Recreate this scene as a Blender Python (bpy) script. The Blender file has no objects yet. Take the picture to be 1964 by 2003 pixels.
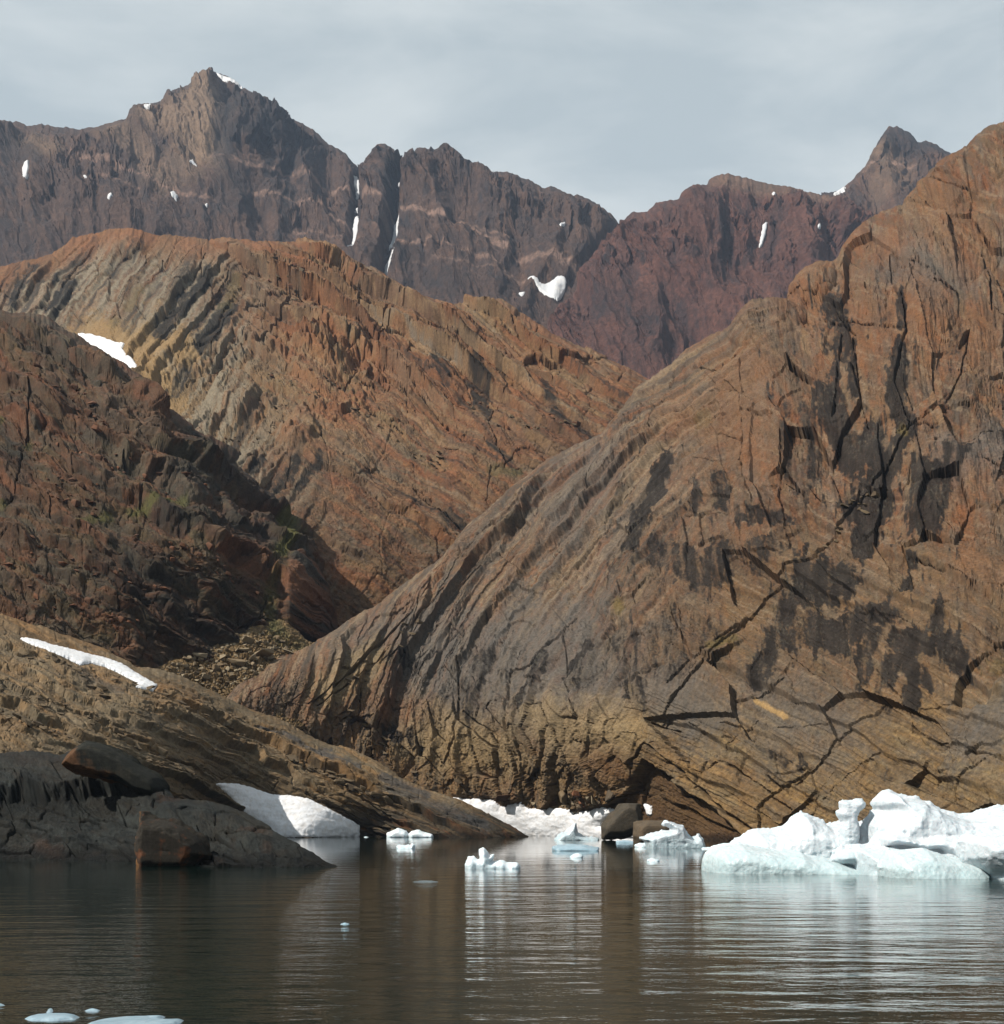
import bpy, bmesh, math, random
import numpy as np
from mathutils import Vector, Matrix
from concurrent.futures import ThreadPoolExecutor

S = bpy.context.scene
COL = S.collection
random.seed(7)

# ------------------------------------------------------------------ camera
W0, H0 = 1964.0, 2003.0        # proportions of the photograph
FPX = 2600.0                   # focal length in photograph pixels
HOR = 1600.0                   # horizon row (level lens, shifted upwards)
CAMH = 4.0                     # deck height above the water
cam_d = bpy.data.cameras.new('camera')
cam = bpy.data.objects.new('camera', cam_d)
COL.objects.link(cam)
cam.location = (0, 0, CAMH)
cam.rotation_euler = (math.radians(90), 0, 0)
cam_d.sensor_fit = 'HORIZONTAL'
cam_d.sensor_width = 36.0
cam_d.lens = 36.0 * FPX / W0
cam_d.shift_y = (HOR - H0 / 2) / W0
cam_d.clip_start = 0.5
cam_d.clip_end = 20000
S.camera = cam

# ------------------------------------------------------------------ light, sky, exposure
sun_dir = Vector((-0.66, -0.27, 0.70)).normalized()       # towards the sun
sl = bpy.data.lights.new('sun', 'SUN')
sl.energy = 5.0
sl.angle = math.radians(0.6)
sl.color = (1.0, 0.94, 0.85)
so = bpy.data.objects.new('sun', sl)
so.rotation_euler = sun_dir.to_track_quat('Z', 'Y').to_euler()
COL.objects.link(so)

world = bpy.data.worlds.new('World')
S.world = world
world.use_nodes = True
nt = world.node_tree
nt.nodes.clear()
def N(tree, typ, **kw):
    n = tree.nodes.new(typ)
    for k, v in kw.items():
        setattr(n, k, v)
    return n
wo = N(nt, 'ShaderNodeOutputWorld')
bg = N(nt, 'ShaderNodeBackground'); bg.inputs[1].default_value = 0.068
sky = N(nt, 'ShaderNodeTexSky', sky_type='NISHITA', sun_disc=False)
sky.sun_elevation = math.asin(sun_dir.z)
sky.sun_rotation = math.atan2(sun_dir.x, sun_dir.y)
tc = N(nt, 'ShaderNodeTexCoord')
mp = N(nt, 'ShaderNodeMapping'); mp.inputs['Scale'].default_value = (4.4, 4.4, 15.0)
mp.inputs['Location'].default_value = (0.9, 2.3, 0.4)
n1 = N(nt, 'ShaderNodeTexNoise'); n1.inputs['Scale'].default_value = 1.0; n1.inputs['Detail'].default_value = 5; n1.inputs['Roughness'].default_value = 0.58
n1.inputs['Distortion'].default_value = 0.3
cr = N(nt, 'ShaderNodeValToRGB')
cr.color_ramp.elements[0].position = 0.40; cr.color_ramp.elements[0].color = (4.8, 5.45, 5.7, 1)
cr.color_ramp.elements[1].position = 0.62; cr.color_ramp.elements[1].color = (6.4, 6.9, 6.95, 1)
mx = N(nt, 'ShaderNodeMix', data_type='RGBA'); mx.inputs[0].default_value = 0.9
nt.links.new(tc.outputs['Generated'], mp.inputs['Vector'])
nt.links.new(mp.outputs[0], n1.inputs['Vector'])
nt.links.new(n1.outputs[0], cr.inputs[0])
nt.links.new(sky.outputs[0], mx.inputs[6])
nt.links.new(cr.outputs[0], mx.inputs[7])
nt.links.new(mx.outputs[2], bg.inputs[0])
nt.links.new(bg.outputs[0], wo.inputs[0])

S.view_settings.view_transform = 'Standard'
S.view_settings.look = 'None'
S.view_settings.exposure = 0.66
S.view_settings.gamma = 1.0
S.view_settings.use_curve_mapping = False
S.cycles.use_denoising = True
S.cycles.max_bounces = 6
S.cycles.volume_bounces = 0

HAZE = 0.00004                 # air between here and the far mountains

# ------------------------------------------------------------------ helpers: pixels, noise
def px2pt(u, v, D):
    """point seen at (u, v) of the photograph, D metres in front of the camera"""
    return np.stack([(u - W0 / 2) / FPX * D, D + 0 * u, CAMH - (v - HOR) / FPX * D], -1)

F32 = np.float32
_ang = np.arange(16) * (2 * np.pi / 16) + 0.1
GX, GY = np.cos(_ang).astype(F32), np.sin(_ang).astype(F32)
def ihash(ix, iy, seed):
    h = (ix.astype(np.uint32) * np.uint32(374761393)) ^ (iy.astype(np.uint32) * np.uint32(668265263)) ^ np.uint32((seed * 2654435761) & 0xffffffff)
    h = (h ^ (h >> np.uint32(13))) * np.uint32(1274126177)
    h = (h ^ (h >> np.uint32(16))) * np.uint32(2246822519)
    return h ^ (h >> np.uint32(13))
def perlin(x, y, seed=0):
    x = np.asarray(x, F32); y = np.asarray(y, F32)
    x, y = np.broadcast_arrays(x, y)
    x0 = np.floor(x); y0 = np.floor(y)
    ix = x0.astype(np.int64); iy = y0.astype(np.int64)
    fx = x - x0; fy = y - y0
    def g(dx, dy):
        h = (ihash(ix + dx, iy + dy, seed) & np.uint32(15)).astype(np.intp)
        return GX[h] * (fx - dx) + GY[h] * (fy - dy)
    ux = fx * fx * fx * (fx * (fx * 6 - 15) + 10); uy = fy * fy * fy * (fy * (fy * 6 - 15) + 10)
    a = g(0, 0); a = a + ux * (g(1, 0) - a)
    b = g(0, 1); b = b + ux * (g(1, 1) - b)
    return (a + uy * (b - a)) * F32(1.4)
def fbm(x, y, o=4, seed=0, gain=0.5):
    t = 0; a = 1.0; n = 0; f = 1.0
    for i in range(o):
        t = t + a * perlin(x * f + 17.3 * i, y * f - 9.1 * i, seed + i); n += a; a *= gain; f *= 2.03
    return t / n
def ridged(x, y, o=4, seed=0, gain=0.55):
    t = 0; a = 1.0; n = 0; f = 1.0
    for i in range(o):
        t = t + a * (1 - 2 * np.abs(perlin(x * f + 7.7 * i, y * f + 3.1 * i, seed + i))); n += a; a *= gain; f *= 2.1
    return t / n
def worley(x, y, seed=0, jit=0.9):
    x = np.asarray(x, F32); y = np.asarray(y, F32)
    x0 = np.floor(x); y0 = np.floor(y)
    ix = x0.astype(np.int64); iy = y0.astype(np.int64)
    f1 = np.full(x.shape, 9, F32); f2 = f1.copy(); idd = np.zeros(x.shape, F32); gx = np.zeros(x.shape, F32); gy = gx.copy()
    for dx in (-1, 0, 1):
        for dy in (-1, 0, 1):
            h = ihash(ix + dx, iy + dy, seed)
            rx = (h & np.uint32(1023)).astype(F32) / 1023 * jit + (1 - jit) / 2
            ry = ((h >> np.uint32(10)) & np.uint32(1023)).astype(F32) / 1023 * jit + (1 - jit) / 2
            ddx = x0 + dx + rx - x; ddy = y0 + dy + ry - y
            d = np.sqrt(ddx * ddx + ddy * ddy)
            m = d < f1
            f2 = np.where(m, f1, np.minimum(f2, d)); f1 = np.where(m, d, f1)
            idd = np.where(m, ((h >> np.uint32(20)) & np.uint32(1023)).astype(F32) / 1023, idd)
            gx = np.where(m, ddx, gx); gy = np.where(m, ddy, gy)
    return f1, f2, idd, gx, gy
def sstep(a, b, x):
    t = np.clip((x - a) / (b - a), 0, 1)
    return t * t * (3 - 2 * t)
def rnd1(c, seed):
    return (ihash(c.astype(np.int64), c.astype(np.int64) * 0 + 5, seed) & np.uint32(4095)).astype(F32) / 4095
def rot(U, V, deg):
    c, s = math.cos(math.radians(deg)), math.sin(math.radians(deg))
    return U * c + V * s, -U * s + V * c
def ledges(s, q, per, seed, drop=0.16, warp=0.55, along=7.0):
    """stepped strata: each bed stands proud towards its lower edge, then drops back"""
    qn = q / per + warp * perlin(s / (per * along), q / (per * 2.5), seed) + 0.18 * perlin(s / (per * 1.3), q / per, seed + 1)
    c = np.floor(qn); fr = qn - c
    amp = 0.25 + 0.75 * rnd1(c, seed + 2)
    on = np.clip(0.75 + 1.3 * perlin(s / (per * along * 0.9) + 31 * rnd1(c, seed + 3), c * 0.73, seed + 4), 0.25, 1.2)
    return np.minimum(fr / (1 - drop), (1 - fr) / drop) * amp * on, c, fr
def blocks(s, q, Ls, Lq, seed, gw=0.09):
    f1, f2, i, gx, gy = worley(s / Ls, q / Lq, seed)
    groove = 1 - sstep(0, gw, f2 - f1)
    h2 = np.modf(i * 17.31)[0]
    tilt = gx * (i - 0.5) + gy * (h2 - 0.5)
    return (i - 0.5) + 1.9 * tilt, groove, i
def lerp(a, b, t):
    return a + (b - a) * t[..., None]
def srgb(r, g, b, k=1.0):
    c = np.array([r, g, b], float) / 255
    c = np.where(c <= 0.04045, c / 12.92, ((c + 0.055) / 1.055) ** 2.4)
    return (c * k).astype(F32)
def micro(U, V, s, q, seed, rough=1.0):
    """small broken facets and grit"""
    j = 3 * perlin(U / 9, V / 9, seed + 5)
    d = 2.6 * blocks(s + j, q + j, 26, 12, seed)[0] + 1.7 * blocks(s + j, q - j, 12, 6, seed + 1)[0]
    return (d + 1.0 * perlin(U / 4.6, V / 4.6, seed + 2)) * rough + .5 * perlin(U / 3.6, V / 3.6, seed + 3)
def patchy(c, U, V, s, q, seed, cols, k=1.0, scales=((120, 46, .42), (44, 17, .36), (16, 7, .28))):
    """mineral patches bounded by joints and beds"""
    T = np.stack(cols).astype(F32)
    for n, (Ls, Lq, w) in enumerate(scales):
        j = .09 * Ls * fbm(U / (Ls * .3), V / (Ls * .3), 3, seed + n)
        _, _, i, _, _ = worley((s + j) / Ls, (q + j) / Lq, seed + 10 + n)
        c = lerp(c, T[np.minimum((i * 997 % 1 * len(cols)).astype(int), len(cols) - 1)], np.clip(w * k * (.25 + 1.5 * (i * 31.7 % 1)), 0, 1))
    return c * (1 + .20 * perlin(U / 3.3, V / 3.3, seed + 21) + .20 * fbm(U / 9, V / 9, 3, seed + 22))[..., None]
def carve(U, V, cracks, w3, nz, seed, step=1.7):
    """open joints; the rock on one side of each stands a little proud of the other"""
    cr = np.zeros_like(U); st = np.zeros_like(U); ww = .3 + .9 * np.clip(.5 + 1.2 * perlin(U / 30, V / 30, seed), 0, 1)
    Uj = U + 2.6 * w3; Vj = V + 2.6 * nz
    for n, (pts, w) in enumerate(cracks):
        w0 = max(w * .58, 1.7); p = np.array(pts, float); r = 46
        box = (U > p[:, 0].min() - r) & (U < p[:, 0].max() + r) & (V > p[:, 1].min() - r) & (V < p[:, 1].max() + r)
        if not box.any(): continue
        u = Uj[box]; v = Vj[box]; m = np.full(u.shape, 1e3, F32); sg = np.zeros(u.shape, F32)
        for i in range(len(p) - 1):
            a = p[i]; ab = p[i + 1] - a; L = max(ab @ ab, 1e-6); tt = ((u - a[0]) * ab[0] + (v - a[1]) * ab[1]) / L; t = np.clip(tt, 0, 1)
            d = np.hypot(u - a[0] - t * ab[0], v - a[1] - t * ab[1]); c = d < m
            end = sstep(14, 0, np.abs(tt - t) * math.sqrt(L)) * (sstep(0, .25, tt) if i == 0 else 1) * (sstep(1, .75, tt) if i == len(p) - 2 else 1)
            m = np.where(c, d, m); sg = np.where(c, np.sign(ab[0] * (v - a[1]) - ab[1] * (u - a[0])) * end, sg)
        cr[box] = np.maximum(cr[box], sstep(1, .25, m / (w0 * ww[box])) * (4.5 + 1.7 * w))
        st[box] += (1 if (n * 7) % 3 else -1) * sg * np.exp(-m / 17) * step * min(1.5, .5 + w / 5)
    return cr - st
# zoom windows used when the photograph was traced -> photograph pixels
def win(ox, oy, k):
    return lambda pts: [(ox + x * k, oy + y * k) for x, y in pts]
R1 = win(0, 100, .5252); R2 = win(964, 200, .5252); R3 = win(0, 550, .412); R4 = win(400, 550, .4727)
R5 = win(1164, 550, .4202); R6 = win(0, 1200, .3676); R7 = win(600, 1200, .42017); R8 = win(1264, 1200, .3676)
R9 = win(1364, 1520, .3151); RA = win(700, 1540, .3676)

def seg_dist(U, V, pts, r):
    """distance to a polyline, only worked out near it"""
    d = np.full(U.shape, 1e3, F32)
    p = np.array(pts, float)
    box = (U > p[:, 0].min() - r) & (U < p[:, 0].max() + r) & (V > p[:, 1].min() - r) & (V < p[:, 1].max() + r)
    if not box.any():
        return d
    u = U[box]; v = V[box]; m = np.full(u.shape, 1e3, F32)
    if len(p) == 1:
        m = np.hypot(u - p[0, 0], v - p[0, 1])
    for a, b in zip(p[:-1], p[1:]):
        ab = b - a; L = max(ab @ ab, 1e-6)
        t = np.clip(((u - a[0]) * ab[0] + (v - a[1]) * ab[1]) / L, 0, 1)
        m = np.minimum(m, np.hypot(u - a[0] - t * ab[0], v - a[1] - t * ab[1]))
    d[box] = m
    return d
def strokes(U, V, lst, nz, soft=0.5):
    """union of soft blots: (points, half width, strength); nz roughens the edge"""
    m = np.zeros(U.shape, F32)
    for pts, w, k in lst:
        d = seg_dist(U, V, pts, w * 2.2)
        m = np.maximum(m, k * sstep(w * (1 + soft), w * (1 - soft), d * (1 + 0.8 * nz)))
    return m
def poly_sd(U, V, pts):
    p = np.array(pts, float); n = len(p)
    d = np.full(U.shape, 1e9); ins = np.zeros(U.shape, bool)
    for i in range(n):
        a = p[i]; b = p[(i + 1) % n]; ab = b - a; L = max(ab @ ab, 1e-9)
        t = np.clip(((U - a[0]) * ab[0] + (V - a[1]) * ab[1]) / L, 0, 1)
        d = np.minimum(d, np.hypot(U - a[0] - t * ab[0], V - a[1] - t * ab[1]))
        cross = ((a[1] > V) != (b[1] > V)) & (U < (b[0] - a[0]) * (V - a[1]) / (b[1] - a[1] + 1e-12) + a[0])
        ins ^= cross
    return np.where(ins, d, -d)

# ------------------------------------------------------------------ materials
def rock_mat(name, scale, contrast=0.35, bump=0.4, rough=0.92, spec=0.12):
    m = bpy.data.materials.new(name); m.use_nodes = True
    t = m.node_tree; b = t.nodes['Principled BSDF']
    at = N(t, 'ShaderNodeAttribute', attribute_name='mineral')
    tcn = N(t, 'ShaderNodeTexCoord')
    a = N(t, 'ShaderNodeTexNoise'); a.inputs['Scale'].default_value = scale; a.inputs['Detail'].default_value = 9; a.inputs['Roughness'].default_value = 0.78
    mr = N(t, 'ShaderNodeMapRange')
    mr.inputs[1].default_value = 0.3; mr.inputs[2].default_value = 0.7
    mr.inputs[3].default_value = 1 - contrast; mr.inputs[4].default_value = 1 + contrast
    mu = N(t, 'ShaderNodeVectorMath', operation='SCALE')
    t.links.new(tcn.outputs['Object'], a.inputs['Vector'])
    t.links.new(a.outputs[0], mr.inputs[0])
    t.links.new(at.outputs['Color'], mu.inputs[0]); t.links.new(mr.outputs[0], mu.inputs['Scale'])
    t.links.new(mu.outputs[0], b.inputs['Base Color'])
    bp = N(t, 'ShaderNodeBump'); bp.inputs['Strength'].default_value = bump; bp.inputs['Distance'].default_value = 0.6 / scale
    t.links.new(a.outputs[0], bp.inputs['Height']); t.links.new(bp.outputs[0], b.inputs['Normal'])
    b.inputs['Roughness'].default_value = rough
    b.inputs['Specular IOR Level'].default_value = spec
    return m
def stone_mat(name, col, col2, scale, contrast=0.3):
    m = bpy.data.materials.new(name); m.use_nodes = True
    t = m.node_tree; b = t.nodes['Principled BSDF']
    tcn = N(t, 'ShaderNodeTexCoord'); oi = N(t, 'ShaderNodeObjectInfo')
    a = N(t, 'ShaderNodeTexNoise'); a.inputs['Scale'].default_value = scale; a.inputs['Detail'].default_value = 7; a.inputs['Roughness'].default_value = 0.7
    c = N(t, 'ShaderNodeMix', data_type='RGBA'); c.inputs[6].default_value = (*col, 1); c.inputs[7].default_value = (*col2, 1)
    ad = N(t, 'ShaderNodeMath', operation='ADD'); sb = N(t, 'ShaderNodeMath', operation='MULTIPLY_ADD'); sb.inputs[1].default_value = 2.0; sb.inputs[2].default_value = -0.95
    t.links.new(tcn.outputs['Object'], a.inputs['Vector']); t.links.new(a.outputs[0], sb.inputs[0])
    t.links.new(sb.outputs[0], ad.inputs[0]); t.links.new(oi.outputs['Random'], ad.inputs[1]); ad.use_clamp = True
    t.links.new(ad.outputs[0], c.inputs[0]); t.links.new(c.outputs[2], b.inputs['Base Color'])
    bp = N(t, 'ShaderNodeBump'); bp.inputs['Strength'].default_value = 0.5; bp.inputs['Distance'].default_value = 0.5 / scale
    t.links.new(a.outputs[0], bp.inputs['Height']); t.links.new(bp.outputs[0], b.inputs['Normal'])
    b.inputs['Roughness'].default_value = 0.85; b.inputs['Specular IOR Level'].default_value = 0.25
    return m
def snow_mat(name, scale, dirt=0.25, k=1.0):
    m = bpy.data.materials.new(name); m.use_nodes = True
    t = m.node_tree; b = t.nodes['Principled BSDF']
    tcn = N(t, 'ShaderNodeTexCoord')
    a = N(t, 'ShaderNodeTexNoise'); a.inputs['Scale'].default_value = scale; a.inputs['Detail'].default_value = 8; a.inputs['Roughness'].default_value = 0.65
    r = N(t, 'ShaderNodeValToRGB')
    r.color_ramp.elements[0].position = 0.28; r.color_ramp.elements[0].color = (0.58 - dirt * .5, 0.57 - dirt * .58, 0.56 - dirt * .65, 1)
    r.color_ramp.elements[1].position = 0.55; r.color_ramp.elements[1].color = (0.60 * k, 0.61 * k, 0.63 * k, 1)
    t.links.new(tcn.outputs['Object'], a.inputs['Vector']); t.links.new(a.outputs[0], r.inputs[0]); t.links.new(r.outputs[0], b.inputs['Base Color'])
    bp = N(t, 'ShaderNodeBump'); bp.inputs['Strength'].default_value = 0.35; bp.inputs['Distance'].default_value = 0.6 / scale
    t.links.new(a.outputs[0], bp.inputs['Height']); t.links.new(bp.outputs[0], b.inputs['Normal'])
    b.inputs['Roughness'].default_value = 0.7; b.inputs['Specular IOR Level'].default_value = 0.2
    return m
def ice_mat(name, scale, lo=(0.50, 0.68, 0.71), hi=(0.86, 0.90, 0.91), z0=0.2, z1=2.2):
    """glacier ice: bluish and wet low down where it is washed clear, white and bubbly higher up"""
    m = bpy.data.materials.new(name); m.use_nodes = True
    t = m.node_tree; b = t.nodes['Principled BSDF']
    ge = N(t, 'ShaderNodeNewGeometry'); sx = N(t, 'ShaderNodeSeparateXYZ')
    tcn = N(t, 'ShaderNodeTexCoord')
    a = N(t, 'ShaderNodeTexNoise'); a.inputs['Scale'].default_value = scale; a.inputs['Detail'].default_value = 6; a.inputs['Roughness'].default_value = 0.6
    mr = N(t, 'ShaderNodeMapRange'); mr.inputs[1].default_value = z0; mr.inputs[2].default_value = z1
    ad = N(t, 'ShaderNodeMath', operation='MULTIPLY_ADD'); ad.inputs[1].default_value = 1.8; 
    sb = N(t, 'ShaderNodeMath', operation='SUBTRACT'); sb.inputs[1].default_value = 0.9; sb.use_clamp = True
    c = N(t, 'ShaderNodeMix', data_type='RGBA'); c.inputs[6].default_value = (*lo, 1); c.inputs[7].default_value = (*hi, 1)
    t.links.new(ge.outputs['Position'], sx.inputs[0]); t.links.new(sx.outputs[2], mr.inputs[0])
    t.links.new(tcn.outputs['Object'], a.inputs['Vector']); t.links.new(a.outputs[0], ad.inputs[0]); t.links.new(mr.outputs[0], ad.inputs[2])
    t.links.new(ad.outputs[0], sb.inputs[0]); t.links.new(sb.outputs[0], c.inputs[0]); t.links.new(c.outputs[2], b.inputs['Base Color'])
    a2 = N(t, 'ShaderNodeTexNoise'); a2.inputs['Scale'].default_value = scale * 3.5; a2.inputs['Detail'].default_value = 5
    t.links.new(tcn.outputs['Object'], a2.inputs['Vector'])
    bp = N(t, 'ShaderNodeBump'); bp.inputs['Strength'].default_value = 0.35; bp.inputs['Distance'].default_value = 0.35 / scale
    t.links.new(a2.outputs[0], bp.inputs['Height']); t.links.new(bp.outputs[0], b.inputs['Normal'])
    b.inputs['Roughness'].default_value = 0.35; b.inputs['Specular IOR Level'].default_value = 0.4
    b.inputs['Subsurface Weight'].default_value = 0.35
    b.inputs['Subsurface Radius'].default_value = (0.25, 0.5, 0.6); b.inputs['Subsurface Scale'].default_value = 0.6
    return m

# ------------------------------------------------------------------ rock surfaces
def tag(o, label=None, cat=None, group=None, kind=None):
    if label: o['label'] = label
    if cat: o['category'] = cat
    if group: o['group'] = group
    if kind: o['kind'] = kind
    return o
def rbf(ctrl):
    c = np.array(ctrl, float); X = c[:, :2] / 1000; y = np.log(c[:, 2])
    def K(A, B):
        r2 = ((A[:, None, :] - B[None]) ** 2).sum(-1)
        return 0.5 * r2 * np.log(r2 + 1e-9)
    n = len(X); Q = np.c_[np.ones(n), X]
    M = np.zeros((n + 3, n + 3)); M[:n, :n] = K(X, X) + 2e-4 * np.eye(n); M[:n, n:] = Q; M[n:, :n] = Q.T
    w = np.linalg.solve(M, np.r_[y, 0, 0, 0])
    def f(U, V):
        sh = U.shape; out = np.zeros(U.size, F32); u = U.ravel() / 1000; v = V.ravel() / 1000
        for i in range(n):
            r2 = (u - X[i, 0]) ** 2 + (v - X[i, 1]) ** 2
            out += w[i] * 0.5 * r2 * np.log(r2 + 1e-9)
        return np.exp(out + w[n] + w[n + 1] * u + w[n + 2] * v).reshape(sh)
    return f
def grid_mesh(name, P, col=None):
    nv, nu = P.shape[:2]
    me = bpy.data.meshes.new(name)
    idx = np.arange(nv * nu, dtype=np.int32).reshape(nv, nu)
    q = np.stack([idx[:-1, :-1], idx[1:, :-1], idx[1:, 1:], idx[:-1, 1:]], -1).reshape(-1, 4)
    fill_mesh(me, P.reshape(-1, 3), q)
    if col is not None:
        at = me.color_attributes.new('mineral', 'FLOAT_COLOR', 'POINT')
        c = np.ones((nv * nu, 4), F32); c[:, :3] = col.reshape(-1, 3)
        at.data.foreach_set('color', c.ravel())
    return me
def fill_mesh(me, pts, quads):
    me.vertices.add(len(pts)); me.vertices.foreach_set('co', np.ascontiguousarray(pts, F32).ravel())
    k = quads.shape[1]
    me.loops.add(quads.size); me.loops.foreach_set('vertex_index', np.ascontiguousarray(quads, np.int32).ravel())
    me.polygons.add(len(quads)); me.polygons.foreach_set('loop_start', np.arange(0, quads.size, k, dtype=np.int32))
    me.polygons.foreach_set('loop_total', np.full(len(quads), k, np.int32))
    me.update(calc_edges=True); me.validate()

def boxblur(A, k):
    for ax in (0, 1):
        n = A.shape[ax]; p = [(0, 0)] * A.ndim; p[ax] = (k + 1, k)
        c = np.cumsum(np.pad(A, p, mode='edge').astype(np.float64), ax)
        hi = np.take(c, np.arange(2 * k + 1, 2 * k + 1 + n), ax); lo = np.take(c, np.arange(0, n), ax)
        A = (hi - lo) / (2 * k + 1)
    return A
class Surf:
    def __init__(s, name, top, base, ctrl, nu, nv, crest, cw, relief, color, jag=2.0, seed=1, hold=0.3, side=0, nb=6, wet=False, tp=1.0):
        s.__dict__.update(locals())
    def compute(s):
        top = np.array(s.top, float); base = np.array(s.base, float)
        ua, ub = max(top[0, 0], -24), min(top[-1, 0], 1996)      # fine columns where the lens looks, coarse ones beyond
        left = np.arange(top[0, 0], ua - 2, 12.0); right = np.arange(ub + 12, top[-1, 0] + 12, 12.0)
        u = np.concatenate([left, np.linspace(ua, ub, s.nu), right]); s.nu = len(u)
        vr = np.interp(u, top[:, 0], top[:, 1])
        vr = vr + s.jag * (fbm(u / 30, u * 0 + 3.3, 3, s.seed + 50) * 1.2 + 0.8 * perlin(u / 7, u * 0 + 9.1, s.seed + 60) - 0.7 * ridged(u / 16, u * 0 + 2.1, 3, s.seed + 70))
        vb = np.maximum(np.interp(u, base[:, 0], base[:, 1]), vr + 4)
        t = np.linspace(0, 1, s.nv) ** s.tp
        U = np.tile(u.astype(F32), (s.nv, 1)); V = (vr + (vb - vr) * t[:, None]).astype(F32)
        D = rbf(s.ctrl)(U, V)
        D = D * (1 + s.crest * np.clip((vb - vr) / 420, 0, 1) * np.exp(-(V - vr) / s.cw))
        P0 = px2pt(U, V, D)
        du = np.gradient(P0, axis=1); dv = np.gradient(P0, axis=0)
        n = np.cross(dv, du); n /= np.linalg.norm(n, axis=-1, keepdims=True) + 1e-9
        flip = np.sign((n * (P0 - np.array([0, 0, CAMH]))).sum(-1)); n *= -np.where(flip == 0, 1, flip)[..., None]
        n = boxblur(n, s.nb); n /= np.linalg.norm(n, axis=-1, keepdims=True) + 1e-9
        disp, info = s.relief(U, V, V - vr)
        disp = disp * (s.hold + (1 - s.hold) * sstep(0, 50, V - vr))
        if s.side: disp = disp * sstep(-10, s.side, u[-1] - U)
        P = P0 + n * (disp * D / FPX)[..., None]
        s.u, s.vr, s.vb, s.U, s.V, s.D, s.n, s.P, s.P0, s.disp = u, vr, vb, U, V, D, n, P, P0, disp
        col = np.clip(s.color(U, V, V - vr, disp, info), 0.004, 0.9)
        if s.wet:
            tide = sstep(1.5, .35, P[..., 2] + .5 * fbm(U / 16, V / 8, 3, 990)); col = col * (1 - .62 * tide)[..., None]
        # far side of the crest, falling away
        k = 5; rows = []; cr = P[0]; away = cr / np.linalg.norm(cr[:, :2], axis=1)[:, None]; away[:, 2] = 0
        step = D[0][:, None] * 0.03
        for i in range(k, 0, -1):
            q = cr + away * step * i; q[:, 2] -= (D[0] * 0.03 * (0.35 * i + 0.12 * i * i)); rows.append(q)
        s.PF = np.concatenate([np.array(rows), P]); s.CF = np.concatenate([np.repeat(col[:1], k, 0), col])
        return s
    def make(s, mat, label=None):
        me = grid_mesh(s.name, s.PF, s.CF)
        me.shade_flat(); o = bpy.data.objects.new(s.name, me); me.materials.append(mat); COL.objects.link(o)
        o['kind'] = 'structure'
        if label: o['label'] = label
        return o
    def at(s, u, v, what='P'):
        u = np.asarray(u, float); v = np.asarray(v, float)
        x = np.clip(np.interp(u, s.u, np.arange(s.nu)), 0, s.nu - 1)
        i = np.clip(x.astype(int), 0, s.nu - 2); fx = (x - i)
        r = s.vr[i] * (1 - fx) + s.vr[i + 1] * fx; b = s.vb[i] * (1 - fx) + s.vb[i + 1] * fx
        y = np.clip((v - r) / (b - r), 0, 1) ** (1 / s.tp) * (s.nv - 1)
        j = np.clip(y.astype(int), 0, s.nv - 2); fy = y - j
        A = getattr(s, what)
        sh = (...,) + (None,) * (A.ndim - 2)
        fx = fx[sh]; fy = fy[sh]
        return (A[j, i] * (1 - fx) + A[j, i + 1] * fx) * (1 - fy) + (A[j + 1, i] * (1 - fx) + A[j + 1, i + 1] * fx) * fy

exec_surfaces = []
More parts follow.
